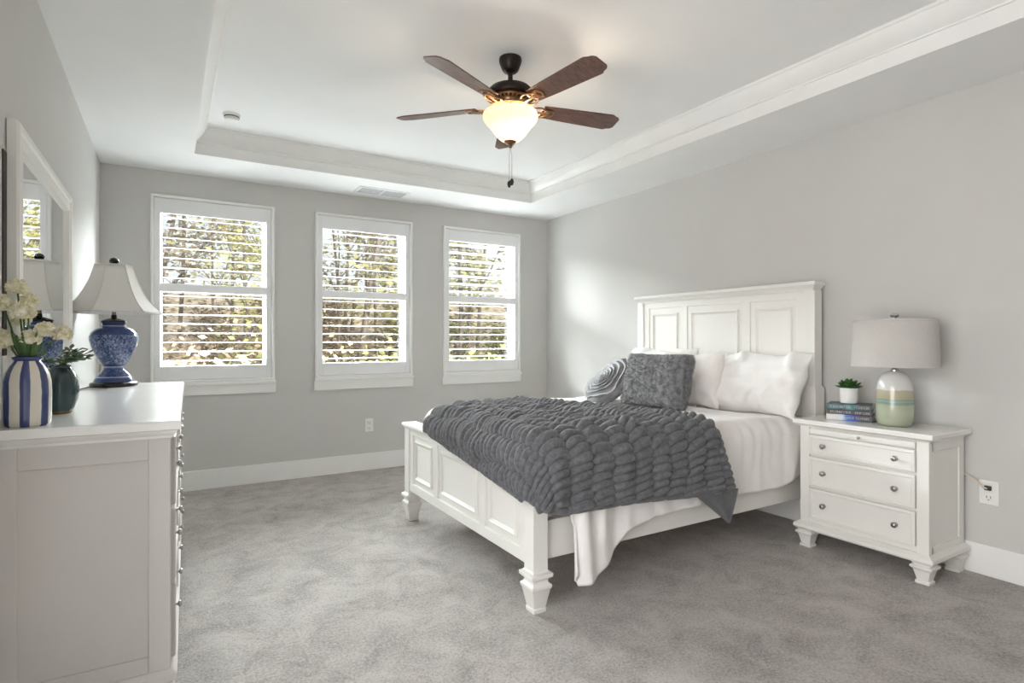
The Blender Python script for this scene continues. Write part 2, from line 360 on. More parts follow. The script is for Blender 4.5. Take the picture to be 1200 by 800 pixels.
# windows: casing, sill, apron, sash, glass
for i, (w0, w1) in enumerate(WIN):
    st = structure('window_%d' % (i + 1), ((w0 + w1) / 2, YB, WZ0))
    F = lambda u, v, h: (u, YB - h, v)
    b = MB(); b.rings([(w0, w1, WZ0, WZ1, -.001), (w0, w1, WZ0, WZ1, .022), (w0 + .006, w1 - .006, WZ0 + .006, WZ1 - .006, .028), (w0 + .020, w1 - .020, WZ0 + .020, WZ1 - .020, .028), (w0 + .024, w1 - .024, WZ0 + .024, WZ1 - .024, .022), (w0 + .026, w1 - .026, WZ0 + .026, WZ1 - .026, -.001)], F, False, False)
    b.build('casing', M_trim, st, smooth=20)
    b = MB(); b.box(w0 - .006, w1 + .008, YB - .040, YB, WZ0 - .020, WZ0 + .002); b.build('sill', M_trim, st, bevel=.003)
    b = MB(); b.box(w0 - .008, w1 + .010, YB - .018, YB, .768, WZ0 - .020); b.build('apron', M_trim, st, bevel=.003)
    h0, h1 = HX[i]; b = MB()      # jamb liner through the wall
    b.box(h0 - .002, h0 + .012, YB + .002, YB + .15, HZ0, HZ1); b.box(h1 - .012, h1 + .002, YB + .002, YB + .15, HZ0, HZ1)
    b.box(h0, h1, YB + .002, YB + .15, HZ1 - .012, HZ1 + .002); b.box(h0, h1, YB + .002, YB + .15, HZ0 - .002, HZ0 + .012)
    b.build('jamb', M_vinyl, st)
    b = MB(); zm = (HZ0 + HZ1) / 2 + .01
    for (z0, z1, y) in ((HZ0 + .012, zm + .02, .100), (zm - .02, HZ1 - .012, .125)):
        b.box(h0 + .012, h0 + .045, YB + y, YB + y + .025, z0, z1); b.box(h1 - .045, h1 - .012, YB + y, YB + y + .025, z0, z1)
        b.box(h0 + .045, h1 - .045, YB + y, YB + y + .025, z0, z0 + .036); b.box(h0 + .045, h1 - .045, YB + y, YB + y + .025, z1 - .036, z1)
    b.build('sash', M_vinyl, st)
    b = MB(); b.box(h0 + .04, h1 - .04, YB + .110, YB + .114, HZ0 + .04, zm); b.box(h0 + .04, h1 - .04, YB + .135, YB + .139, zm, HZ1 - .04)
    b.build('glass_pane', M_glass, st)

# plantation shutters, one per window, each louvre its own part
WNAME = ['left window, beside the blue lamp', 'middle window, above the wall outlet', 'right window, nearest the bed corner']
for i, (w0, w1) in enumerate(WIN):
    sh = thing('plantation_shutter', 'white plantation shutter with open slats filling the ' + WNAME[i], 'shutter', ((w0 + w1) / 2, YB, WZ0 + .03), 0, 'plantation shutters')
    x0, x1 = w0 + .027, w1 - .027; z0, z1 = WZ0 + .028, WZ1 - .027; y0, y1 = YB - .012, YB + .020
    a0, a1 = w0 + .066, w1 - .066
    RL = (1.008, 1.604, 1.668, 2.224)
    for xa, xb in ((x0, a0), (a1, x1)): b = MB(); b.box(xa, xb, y0, y1, z0, z1); b.build('stile', M_shut, sh, bevel=.002)
    for nm, za, zb in (('bottom_rail', z0, RL[0]), ('mid_rail', RL[1], RL[2]), ('top_rail', RL[3], z1)):
        b = MB(); b.box(a0, a1, y0 + .001, y1 - .001, za, zb); b.build(nm, M_shut, sh, bevel=.002)
    for (za, zb, n, tilt) in ((RL[0], RL[1], 8, (-1, -1, 0)[i]), (RL[2], RL[3], 7, (-8, -4, 9)[i])):
        for k in range(n):
            zc = za + (k + .55) * (zb - za) / n
            t = radians(tilt); hw, ht = .036, .0040
            pts = []
            for q in range(12):
                an = 2 * pi * q / 12; e = cos(an); pts.append((hw * math.copysign(abs(e) ** .8, e), ht * sin(an)))
            b = MB(); n_ = len(pts); vs = []
            for xx in (a0 + .002, a1 - .002):
                for (u, v) in pts:
                    # u: depth (positive outward), tilt > 0 raises the room-side edge
                    vs.append((xx, YB + .004 + u * cos(t) - v * sin(t) * -1, zc - u * sin(t) + v * cos(t)))
            fs = [tuple(range(n_)), tuple(range(2 * n_ - 1, n_ - 1, -1))] + [(q, n_ + q, n_ + (q + 1) % n_, (q + 1) % n_) for q in range(n_)]
            b.add(vs, fs); b.build('louver', M_slat_dim, sh, smooth=50)

# ------------------------------------------------------------------ outdoors
rnd = random.Random(4)
b = MB()
def hill(u, v):
    x = lerp(-30, 60, u); y = lerp(7, 60, v)
    z = -2.6 + pl([7, 12, 24, 38, 60], [0, 0.1, 1.8, 5.6, 8.5], y) + .5 * N(x * .12, y * .12) + .25 * N(x * .5, y * .5)
    return (x, y, z)
b.grid(90, 60, hill); struct(b.build('ground', M_litter))
b = MB(); b.box(-30, 40, -30, YR - .3, -.5, -.13); struct(b.build('ground', M_patio))

def leaf_quad(b, p, r, s):
    a = r.uniform(0, 2 * pi); t = r.uniform(-1, 1)
    d1 = Vector((cos(a), sin(a), r.uniform(-.6, .6))).normalized(); d2 = d1.cross(Vector((r.uniform(-1, 1), r.uniform(-1, 1), r.uniform(-1, 1)))).normalized()
    p = Vector(p); b.add([p - d1 * s, p + d2 * s * .55, p + d1 * s, p - d2 * s * .55], [(0, 1, 2, 3)])
def make_tree(seed, height, label, leafm, nleaf, spread=1.0, r0=.13, fork=1, name='budding_tree'):
    r = random.Random(seed); t = thing(name, label, 'tree', (0, 0, 0), 0, 'trees in the woods outside')
    tb = MB(); tips = []
    def grow(p, d, ln, rad, lev):
        pts = [p]; rr = [rad]; n = 5
        for k in range(n):
            d = (d + Vector((r.uniform(-1, 1), r.uniform(-1, 1), r.uniform(-.2, .5))) * (.10 + .05 * lev)).normalized()
            p = p + d * ln / n; pts.append(p); rr.append(rad * (1 - .55 * (k + 1) / n))
            if lev < 3 and (k >= 1 or lev > 0):
                for q in range(2 if lev == 0 else 1):
                    a = r.uniform(0, 2 * pi); up = .55 if lev == 0 else .25
                    nd = (Vector((cos(a), sin(a), up)).normalized() * .8 + d * .5).normalized()
                    grow(p, nd, ln * r.uniform(.34, .52) * spread * (1.0 if lev else .75), rr[-1] * .48, lev + 1)
            if lev >= 2: tips.append(p)
        tb.tube(pts, rr, 6 if lev < 2 else 4, caps=False)
    grow(Vector((0, 0, -.3)), Vector((r.uniform(-.08, .08), r.uniform(-.08, .08), 1)).normalized(), height, r0, 0)
    tb.build('trunk', M_bark, t, local=True, smooth=80)
    lb = MB()
    for k in range(nleaf):
        p = r.choice(tips); leaf_quad(lb, p + Vector((r.gauss(0, .22), r.gauss(0, .22), r.gauss(0, .18))), r, r.uniform(.05, .11))
    lb.build('foliage', leafm, t, local=True, flat=True)
    return t
TL = ['slender budding tree with yellow green leaves in the woods outside the windows', 'thin bare-branched tree with few tan leaves in the woods outside the windows', 'forked dark trunk tree with pale leaves in the woods outside the windows']
protos = [make_tree(11, 9.5, TL[0], M_leafA, 1200, .75, .075), make_tree(23, 11, TL[1], M_leafB, 900, .7, .095), make_tree(37, 8.5, TL[2], M_leafA, 1000, .85, .07)]
def gz(x, y): return hill((x + 30) / 90, (y - 7) / 53)[2]
spots = []
rr_ = random.Random(8)
for row, (y, n) in enumerate(((14.5, 10), (18, 12), (22, 14), (27, 16))):
    for k in range(n):
        f = (k + .5) / n; lo, hi = -.42 * y, 1.05 * y
        spots.append((lerp(lo, hi, f) + rr_.uniform(-.35, .35) * (hi - lo) / n, y + rr_.uniform(-1.2, 1.2)))
for k, (x, y) in enumerate(spots):
    p = protos[k % 3]; o = p if k < 3 else copy_tree(p)
    o.location = (x, y, gz(x, y)); o.rotation_euler = (0, 0, rr_.uniform(0, 6.28)); s = rr_.uniform(.8, 1.15); o.scale = (s, s, s)
def make_bush(seed, label, m):
    r = random.Random(seed); t = thing('woodland_shrub', label, 'shrub', (0, 0, 0), 0, 'shrubs along the edge of the woods')
    tb = MB(); lb = MB()
    for k in range(16):
        a = r.uniform(0, 6.28); q = r.uniform(.2, .8); h = r.uniform(1.4, 2.6)
        e = Vector((cos(a) * q, sin(a) * q, h)); tb.tube([(0, 0, -.2), e * .5 + Vector((0, 0, .2)), e], [.03, .018, .006], 5, caps=False)
        for j in range(150):
            p = e * r.uniform(.3, 1.05) + Vector((r.gauss(0, .25), r.gauss(0, .25), r.gauss(0, .2))); leaf_quad(lb, p, r, r.uniform(.04, .09))
    tb.build('stems', M_bark, t, local=True, smooth=80); lb.build('foliage', m, t, local=True, flat=True); return t
bl = ['dense yellow green shrub growing at the edge of the woods outside', 'loose tan brown shrub growing at the edge of the woods outside']
bp = [make_bush(3, bl[0], M_leafC), make_bush(5, bl[1], M_leafB)]
k = 0
for (x, y, t) in [(5.4, 11, 0), (7.2, 11.6, 0), (8.8, 12.5, 0), (10.5, 13.2, 0), (3.6, 11.5, 0), (2.2, 11.8, 1), (.6, 12, 1), (-1, 11.6, 1), (-2.6, 12.2, 0), (1.4, 14.5, 0), (4.4, 15, 1), (6.6, 16, 1), (12.5, 15, 0), (-.4, 15, 1), (9, 17.5, 0), (2.9, 18, 1), (-2, 19, 1), (.8, 20, 1), (5, 20.5, 1), (7.6, 21, 0), (12, 20.5, 0), (15, 22, 0), (-3.5, 24, 1), (1.5, 25, 1), (4, 26, 1), (9.5, 25.5, 0), (13, 27, 0), (18, 27, 0), (-1, 29, 1), (7, 30, 1), (11, 31, 1), (22, 30, 0)]:
    o = bp[t] if bp[t].name not in FR.get('_used', set()) else copy_tree(bp[t])
    FR.setdefault('_used', set()).add(bp[t].name)
    o.location = (x, y, gz(x, y)); o.rotation_euler = (0, 0, k * 1.3); s = rr_.uniform(.9, 1.25); o.scale = (s, s, s * 1.1); k += 1
del FR['_used']

# ------------------------------------------------------------------ ceiling: vent, smoke detector
v = thing('ceiling_vent', 'white two-panel air vent in the dropped ceiling above the windows', 'vent', (1.655, 5.035, CZ))
b = MB(); b.rings([(1.425, 1.885, 4.930, 5.140, CZ + .002), (1.425, 1.885, 4.930, 5.140, CZ - .006), (1.432, 1.878, 4.937, 5.133, CZ - .009)], cap0=False, cap1=True)
b.build('frame', M_vent, v, smooth=20)
for (x0, x1) in ((1.452, 1.648), (1.662, 1.858)):
    b = MB(); b.box(x0, x1, 4.958, 5.112, CZ - .0105, CZ - .009); g = b.build('grille', M_ventd, v)
    s_ = MB()
    for k in range(6):
        y = 4.966 + k * .0245; s_.add([(x0, y, CZ - .0105), (x1, y, CZ - .0105), (x1, y + .006, CZ - .0125), (x0, y + .006, CZ - .0125), (x0, y + .003, CZ - .0105), (x1, y + .003, CZ - .0105), (x1, y + .0075, CZ - .012), (x0, y + .0075, CZ - .012)], [(0, 1, 2, 3), (7, 6, 5, 4), (3, 2, 6, 7), (0, 3, 7, 4), (1, 5, 6, 2)])
    s_.build('slats', M_vent, g)
sd = thing('smoke_detector', 'small round white smoke detector on the raised tray ceiling', 'smoke detector', (.366, 4.285, TZ))
b = MB(); b.lathe([(0.0560, .001), (0.0560, -.010), (0.0528, -.014)], 36, (.366, 4.285, TZ), False, True); b.build('base_plate', M_plast, sd)
b = MB(); b.lathe([(0.0448, -.014), (0.0464, -.030), (0.0416, -.040), (0.0272, -.046), (0.0000, -.047)], 36, (.366, 4.285, TZ), False, False); b.build('cover', M_plast, sd)
b = MB(); b.lathe([(0.0480, -.016), (0.0480, -.022)], 36, (.366, 4.285, TZ), True, True); b.build('sensor_slot', M_ventd, sd)

# ------------------------------------------------------------------ ceiling fan
FX, FY = 1.585, 2.655
fan = thing('ceiling_fan', 'dark wood five-blade ceiling fan with lit frosted bowl light', 'ceiling fan', (FX, FY, TZ))
c = (FX, FY, 0)
b = MB(); b.lathe([(.060, TZ + .001), (.062, TZ - .010), (.060, TZ - .024), (.051, TZ - .048), (.043, TZ - .066), (.033, TZ - .076), (.016, TZ - .080)], 40, c); b.build('canopy', M_bronze, fan)
b = MB(); b.lathe([(.013, TZ - .07), (.013, 2.585)], 20, c); b.lathe([(.013, 2.622), (.024, 2.616), (.024, 2.600), (.036, 2.592)], 24, c, False, False); b.build('downrod', M_bronze, fan)
b = MB(); b.lathe([(.030, 2.598), (.070, 2.592), (.108, 2.576), (.130, 2.552), (.136, 2.536), (.130, 2.526), (.112, 2.522)], 48, c); b.build('motor_housing', M_bronze, fan)
b = MB(); b.lathe([(.108, 2.524), (.112, 2.516), (.108, 2.508), (.094, 2.500), (.088, 2.490), (.088, 2.474), (.120, 2.470), (.128, 2.462), (.118, 2.454), (.080, 2.450)], 48, c); b.build('motor_ring', M_copper, fan)
vents = MB()
for k in range(30):
    a = 2 * pi * k / 30; p = lambda r, z, da: (FX + r * cos(a + da), FY + r * sin(a + da), z)
    vents.add([p(.0975, 2.5005, -.05), p(.0975, 2.5005, .05), p(.112, 2.507, .05), p(.112, 2.507, -.05)], [(0, 1, 2, 3)])
vents.build('vent_slots', M_bronze, fan)
cam_r = Vector((cos(radians(31)), -sin(radians(31)))); cam_f = Vector((sin(radians(31)), cos(radians(31))))
for th in (93, 165, 237, 309, 21):
    wa = radians(th) - radians(31); d = Vector((cos(wa), sin(wa), 0)); n = Vector((-sin(wa), cos(wa), 0))
    pitch = radians(-13)
    def BP(u, v, h, d=d, n=n): return Vector((FX, FY, 2.476)) + d * u + n * (v * cos(pitch) - h * sin(pitch)) + Vector((0, 0, v * sin(pitch) + h * cos(pitch)))
    half = [(.185, .050), (.300, .058), (.590, .070), (.607, .069), (.617, .062), (.628, .057), (.640, .054), (.650, .046), (.657, .036)]
    out_ = [(u, -v) for u, v in half[:1]] + half + [(u, -v) for u, v in half[:0:-1]]
    b = MB(); b.poly(out_, 0, .006, lambda u, v, h: BP(u, v, h))
    bl_ = b.build('blade', M_wood, fan, bevel=.0015)
    br = MB()                                   # scrolled blade iron: two looping arms and a pad
    for sg in (-1, 1):
        pts = []
        for q in range(17):
            t = q / 16; u = lerp(.100, .235, t); v = sg * (.010 + .034 * sin(pi * min(1, t * 1.15)) ** 1.0)
            pts.append(BP(u, v, -.006 - .004 * (1 - t)))
        br.tube(pts, .0055, 8)
        cc = BP(.190, sg * .024, -.006); br.tube([BP(.190 + .014 * cos(q), sg * (.022) + .014 * sin(q), -.007) for q in np.linspace(0, 2 * pi, 15)], .004, 6)
    br.tube([BP(.085, 0, -.010), BP(.150, 0, -.009), BP(.24, 0, -.006)], [.010, .007, .006], 8)
    br.poly([(.20, -.030), (.20, .030), (.245, .036), (.262, .0), (.245, -.036)], -.006, -.001, lambda u, v, h: BP(u, v, h))
    br.build('blade_bracket', M_copper, bl_)
b = MB(); b.lathe([(.080, 2.452), (.080, 2.444), (.060, 2.438), (.0, 2.436)], 48, c, True, False)
for k in range(3): a = 2 * pi * k / 3; b.tube([(FX + .06 * cos(a), FY + .06 * sin(a), 2.440), (FX + .144 * cos(a), FY + .144 * sin(a), 2.440)], .005, 8)
b.build('light_fitter', M_copper, fan)
bowl = [(.0145, 2.286), (.028, 2.287), (.046, 2.295), (.064, 2.309), (.082, 2.328), (.098, 2.350), (.113, 2.372), (.130, 2.390), (.143, 2.404), (.149, 2.420), (.147, 2.434), (.142, 2.444)]
b = MB(); b.lathe(bowl, 64, c, False, False); b.build('light_bowl', M_bowl, fan, smooth=80)
b = MB(); b.lathe([(.034, 2.296), (.034, 2.289), (.026, 2.281), (.014, 2.276), (.009, 2.268), (.011, 2.262), (.006, 2.256), (.0, 2.254)], 28, c, True, False); b.build('finial', M_copper, fan)
b = MB(); b.lathe([(.010, 2.30), (.010, 2.45)], 12, c); b.build('light_stem', M_copper, fan)
for (dx, z1, kk) in ((-.006, 2.068, 0), (.008, 2.080, 1)):
    p = Vector((FX, FY, 0)) + Vector((cam_r.x, cam_r.y, 0)) * dx
    b = MB(); b.tube([(FX, FY, 2.262), (p.x, p.y, 2.22), (p.x, p.y, z1)], .0013, 6); ch_ = b.build('pull_chain', M_nick, fan)
    b = MB(); b.lathe([(.003, .012), (.009, .004), (.011, -.008), (.006, -.024), (.0, -.026)], 12, (p.x, p.y, z1), True, False); b.build('chain_pull', M_black, ch_)
bd = bpy.data.lights.new('fan_bulb', 'POINT'); bo = bpy.data.objects.new('fan_bulb', bd); COL.objects.link(bo)
bo.location = (FX + .03, FY, 2.400); bd.energy = BULB; bd.color = (1.0, 0.82, 0.62); bd.shadow_soft_size = .05

# ------------------------------------------------------------------ outlets on the walls
def outlet(name, label, F, u0, u1, v0, v1, loc):
    o = thing(name, label, 'outlet', loc)
    b = MB(); b.rings([(u0, u1, v0, v1, 0), (u0, u1, v0, v1, .004), (u0 + .003, u1 - .003, v0 + .003, v1 - .003, .006)], F, False); b.build('cover_plate', M_plast, o, smooth=20)
    um = (u0 + u1) / 2; vm = (v0 + v1) / 2
    for dv in (-.026, .026):
        b = MB(); b.rings([(um - .020, um + .020, vm + dv - .017, vm + dv + .017, .004), (um - .020, um + .020, vm + dv - .017, vm + dv + .017, .008)], F); s_ = b.build('socket', M_plast, o, bevel=.002)
        b = MB()
        for du in (-.008, .008): b.rings([(um + du - .0015, um + du + .0015, vm + dv - .002, vm + dv + .010, .0075), (um + du - .0015, um + du + .0015, vm + dv - .002, vm + dv + .010, .0085)], F)
        b.rings([(um - .003, um + .003, vm + dv - .012, vm + dv - .007, .0075), (um - .003, um + .003, vm + dv - .012, vm + dv - .007, .0085)], F)
        b.build('slots', M_slot, s_)
    return o
outlet('wall_outlet', 'white wall outlet below and between the middle and right windows', lambda u, v, h: (u, YB - h, v), 1.577, 1.655, .358, .480, (1.616, YB, .42))
o = outlet('wall_outlet', 'white wall outlet with a plug in it, right of the nightstand', lambda u, v, h: (XR - h, u, v), 1.222, 1.306, .368, .490, (XR, 1.264, .43))
# the lamp's plug and cord
pg = thing('lamp_plug', 'dark plug with pale cord in the outlet beside the nightstand', 'plug', (XR - .008, 1.264, .455))
b = MB(); b.rings([(1.250, 1.278, .444, .466, XR - .009), (1.250, 1.278, .444, .466, XR - .024), (1.256, 1.272, .449, .461, XR - .034)], lambda u, v, h: (h, u, v)); b.build('plug_body', M_slot, pg, bevel=.002)
b = MB(); b.tube([(XR - .032, 1.264, .455), (XR - .045, 1.275, .462), (XR - .040, 1.310, .492), (XR - .022, 1.365, .512), (XR - .012, 1.42, .530), (XR - .010, 1.46, .60), (XR - .010, 1.50, .70)], .0048, 8); b.build('cord', M_cord, pg)

# ------------------------------------------------------------------ furniture feet and panels
def square_foot(b, x, y, w, z_top, fn=lambda x, y, z: (x, y, z)):
    """tapered block foot with collars; w = top half width"""
    h = z_top; P = [(0, .74), (.13, .76), (.15, .62), (.18, .62), (.66, .92), (.69, 1.10), (.74, 1.16), (.82, 1.16), (.85, .94), (.90, .90), (.93, 1.02), (1.0, 1.04)]
    b.rings([(x - w * k, x + w * k, y - w * k, y + w * k, z * h) for z, k in P], fn)
def bed_foot(b, x, y, z_top):
    P = [(0, .033), (.10, .035), (.11, .031), (.13, .032), (.56, .048), (.58, .052), (.66, .053), (.68, .046), (.72, .040), (.78, .040), (.81, .046), (.84, .056), (.93, .057), (.96, .044), (1.0, .040)]
    b.rings([(x - w, x + w, y - w, y + w, z * z_top) for z, w in P])
def panel(b, u0, u1, v0, v1, F, h=0.0, field=.004):
    """picture-frame moulding standing proud round a flat field"""
    b.rings([(u0, u1, v0, v1, h - .002), (u0, u1, v0, v1, h + .004), (u0 + .004, u1 - .004, v0 + .004, v1 - .004, h + .011), (u0 + .012, u1 - .012, v0 + .012, v1 - .012, h + .012),
             (u0 + .017, u1 - .017, v0 + .017, v1 - .017, h + .006), (u0 + .024, u1 - .024, v0 + .024, v1 - .024, h + .003), (u0 + .026, u1 - .026, v0 + .026, v1 - .026, h + .001)], F, False, True)

# ------------------------------------------------------------------ bed
BY0, BY1 = 2.115, 3.725
bed = thing('bed', 'white panelled queen bed frame with tall headboard against the right wall', 'bed', (2.5, 2.92, 0))
HF = 3.535        # headboard field plane (faces the foot)
hb = MB(); hb.box(HF, HF + .050, BY0 + .05, BY1 - .05, .35, 1.545); hbo = hb.build('headboard', M_white, bed)
b = MB()
b.box(HF - .008, HF + .055, BY0 + .07, BY1 - .07, 1.485, 1.535)      # top rail
for y0, y1 in ((BY0 + .07, BY0 + .135), (BY1 - .135, BY1 - .07), (2.600, 2.665), (3.175, 3.240)): b.box(HF - .0076, HF + .0496, y0, y1, .72, 1.492)
b.build('stile', M_white, hbo, bevel=.003)
b = MB()
FH = lambda u, v, h: (HF - h, u, v)
def FHn(u, v, h): return (HF - h, -u, v)
for y0, y1 in ((BY0 + .135, 2.600), (2.665, 3.175), (3.240, BY1 - .135)):
    panel(b, -y1 + .035, -y0 - .035, .80, 1.440, FHn)
b.build('raised_panels', M_white, hbo, smooth=25)
cap = MB()
cap.rings([(HF - .018, HF + .062, BY0 + .018, BY1 - .018, 1.535), (HF - .022, HF + .064, BY0 + .014, BY1 - .014, 1.548), (HF - .034, HF + .068, BY0 + .004, BY1 - .004, 1.560), (HF - .040, HF + .070, BY0 - .002, BY1 + .002, 1.566), (HF - .046, HF + .074, BY0 - .010, BY1 + .010, 1.570), (HF - .046, HF + .074, BY0 - .010, BY1 + .010, 1.588), (HF - .043, HF + .071, BY0 - .007, BY1 + .007, 1.592)])
cap.build('cap_moulding', M_white, hbo, smooth=25)
for yc in (BY0 + .040, BY1 - .040):
    b = MB(); b.box(HF - .020, HF + .060, yc - .034, yc + .034, .19, 1.536); b.rings([(HF - .032, HF + .070, yc - .046, yc + .046, z) for z in (.19, .905)] + [(HF - .022, HF + .062, yc - .036, yc + .036, .925)])
    bed_foot(b, HF + .019, yc, .195); b.build('post', M_white, bed, bevel=.003)
# footboard
FX0 = 1.400
fb = MB(); fb.box(FX0, FX0 + .042, BY0 + .05, BY1 - .05, .20, .622); fbo = fb.build('footboard', M_white, bed)
b = MB()
b.box(FX0 - .010, FX0 + .05, BY0 + .07, BY1 - .07, .205, .262); b.box(FX0 - .010, FX0 + .05, BY0 + .07, BY1 - .07, .585, .622)
for y0, y1 in ((BY0 + .07, BY0 + .130), (BY1 - .130, BY1 - .07), (2.590, 2.650), (3.190, 3.250)): b.box(FX0 - .0096, FX0 + .0496, y0, y1, .255, .592)
b.build('stile', M_white, fbo, bevel=.003)
b = MB()
FF = lambda u, v, h: (FX0 - h, -u, v)
for y0, y1 in ((BY0 + .130, 2.590), (2.650, 3.190), (3.250, BY1 - .130)): panel(b, -y1 + .035, -y0 - .035, .295, .555, FF)
b.build('raised_panels', M_white, fbo, smooth=25)
b = MB(); b.rings([(FX0 - .020, FX0 + .062, BY0 - .004, BY1 + .004, .622), (FX0 - .024, FX0 + .066, BY0 - .010, BY1 + .010, .632), (FX0 - .032, FX0 + .074, BY0 - .018, BY1 + .018, .638), (FX0 - .032, FX0 + .074, BY0 - .018, BY1 + .018, .652), (FX0 - .028, FX0 + .070, BY0 - .014, BY1 + .014, .656)])
b.build('cap_moulding', M_white, fbo, smooth=25)
for yc in (BY0 + .040, BY1 - .040):
    b = MB(); b.box(FX0 - .018, FX0 + .060, yc - .039, yc + .039, .18, .622); bed_foot(b, FX0 + .021, yc, .190); b.build('post', M_white, bed, bevel=.003)
for yc in (BY0 + .040, BY1 - .040):
    b = MB(); b.box(FX0 + .055, HF - .015, yc - .014, yc + .014, .225, .400); b.build('side_rail', M_white, bed, bevel=.004)
b = MB()
for k in range(9): x = lerp(1.58, 3.42, k / 8); b.box(x - .035, x + .035, BY0 + .05, BY1 - .05, .315, .335)
b.build('slats', M_cord, bed)

# mattress
def rbox(b, x0, x1, y0, y1, z0, z1, r, n=6):
    rs = []
    for k in range(n + 1): a = pi / 2 * k / n; rs.append((x0 + r * (1 - sin(a)), x1 - r * (1 - sin(a)), y0 + r * (1 - sin(a)), y1 - r * (1 - sin(a)), z0 + r * (1 - cos(a))))
    for k in range(n + 1): a = pi / 2 * k / n; rs.append((x0 + r * (1 - cos(a)), x1 - r * (1 - cos(a)), y0 + r * (1 - cos(a)), y1 - r * (1 - cos(a)), z1 - r * (1 - sin(a))))
    b.rings(rs)
b = MB(); rbox(b, 1.50, 3.500, BY0 + .075, BY1 - .075, .338, .690, .06)
tag(b.build('mattress', M_sheet, loc=(2.5, 2.92, .34), smooth=50), 'white sheeted mattress under the duvet, showing beside the headboard', 'mattress')

# drape: distance outside a core rectangle -> rounded edge then hanging
def drape(x, y, X0, Y0, Y1, r, zt, flare=0.0):
    ex = min(x - X0, 0.0); ey = min(y - Y0, 0.0) if y < Y0 else max(y - Y1, 0.0)
    d = sqrt(ex * ex + ey * ey)
    if d < 1e-9: return Vector((x, y, zt)), Vector((0, 0, 1))
    nx, ny = ex / d, ey / d; px, py = max(x, X0), min(max(y, Y0), Y1); q = r * pi / 2
    if d < q: a = d / r; o = r * sin(a); dz = r * (1 - cos(a)); nrm = Vector((nx * sin(a), ny * sin(a), cos(a)))
    else: o = r + flare * (d - q); dz = r + (d - q); nrm = Vector((nx, ny, .05)).normalized()
    return Vector((px + nx * o, py + ny * o, zt - dz)), nrm

def zduv(x, y):   # puffy top
    return .765 + .012 * N(x * 2.1, y * 2.1, 3) - .030 * max(0, (1.72 - x) / .25) ** 2 - .028 * max(0., (x - 3.0) / .4)
DX0, DY0, DY1 = 1.600, 2.195, 3.645
def duvet(u, v):
    x = lerp(1.47, 3.41, u)
    xx = max(x, 1.5)
    near = pl([1.47, 1.52, 1.60, 1.70, 1.80, 1.90, 2.1, 2.4, 2.7, 3.0, 3.15, 3.30, 3.41], [.56, .640, .725, .720, .655, .545, .500, .492, .488, .480, .465, .420, .36], x)
    far = .55 + .05 * sin(x * 7)
    q = v
    y = lerp(DY0 - near, DY1 + far, q)
    p, n = drape(xx, y, DX0 if x < 2 else -9, DY0, DY1, .115, 0.0, -.02)
    p.z += zduv(xx, y)
    # wrinkles: vertical folds on the hanging side, soft ripples on top
    side = max(0.0, min(1.0, (DY0 - y) / .15))
    w = .010 * N(x * 5, y * 5, 1.7) + .006 * N(x * 13, y * 9, 5.2)
    w += side * (.012 * sin(x * 21 + 3 * N(x * 2, y * 2)) * N(x * 3.1, 2.2) + .012 * N(x * 16, y * 3, 9))
    cor = math.exp(-((x - 1.64) / .15) ** 2) * side
    w += cor * (.030 + .018 * sin(x * 46 + y * 5))
    p = p + n * w
    if x > 3.2 and y > DY0 - .05: pass
    return p
b = MB(); b.grid(190, 210, duvet)
du = b.build('duvet', M_duvet, loc=(2.5, 2.92, .70), smooth=180, solid=.012)
tag(du, 'rumpled white duvet spread over the bed, hanging down its near side', 'duvet')

# throw: ruched plush with staggered puffs
TXC, TYC = 1.458, 2.150
def throw_xy(a, c):     # a: foot -> head, c: far -> near (arc length coordinates over the core rectangle)
    yf = pl([0, .5, 1], [3.235, 3.34, 3.375], a)
    if True:
        xf = pl([0, .2, .5, .8, 1], [TXC - .170, TXC - .215, TXC - .265, TXC - .325, TXC - .235], c)
        xh = pl([0, .25, .5, .68, .85, 1], [2.04, 2.27, 2.41, 2.44, 2.53, 2.63], c)
    near = pl([0, .08, .2, .5, .8, .9, 1], [TYC - .265, TYC - .345, TYC - .385, TYC - .395, TYC - .425, TYC - .440, TYC - .440], a)
    return lerp(xf, xh, a), lerp(yf, near, c)
def throw(u, v):
    x, y = throw_xy(u, v)
    p, n = drape(x, y, TXC, TYC, 9, .105, 0.0, 0.0)
    p.z += max(zduv(max(x, 1.5), max(y, DY0)), .772 - .02 * max(0, 1.6 - x)) + .008
    # puffs
    wx = x + .045 * N(x * 3, y * 3, 4) + .016 * N(x * 9, y * 14, 2); wy = y + .022 * N(x * 4, y * 4, 8) - .16 * (x - 1.5)
    col = wx / .125; ci = math.floor(col); fr = col - ci
    cr_e = (2 * fr - 1)
    ph = wy / .040 + .5 * (ci % 2) + .45 * N(ci * 1.7, wy * 3.5, 2) + .22 * cr_e * cr_e + .18 * cr_e * N(ci * 2.3, wy * 9, 7)
    puff = abs(sin(pi * ph)) ** .9 * (1 - .62 * abs(cr_e) ** 2.4) * (.80 + .45 * N(x * 9, y * 11, 3))
    edge = min(1, min(u, 1 - u, v, 1 - v) / .025)
    h = .006 + (.046 * puff + .010 * N(x * 7, y * 7, 6) + .004) * edge ** .6
    crn = math.exp(-(((u) / .10) ** 2 + ((1 - v) / .12) ** 2))
    h += crn * .030 * (.6 + N(x * 20, y * 20, 1))
    p = p + n * h
    return p
b = MB(); b.grid(230, 480, throw)
tb_ = b.build('throw_blanket', M_throw, loc=(1.9, 2.6, .78), smooth=180, solid=.010)
tag(tb_, 'charcoal ruched plush throw blanket draped across the foot of the bed', 'blanket')
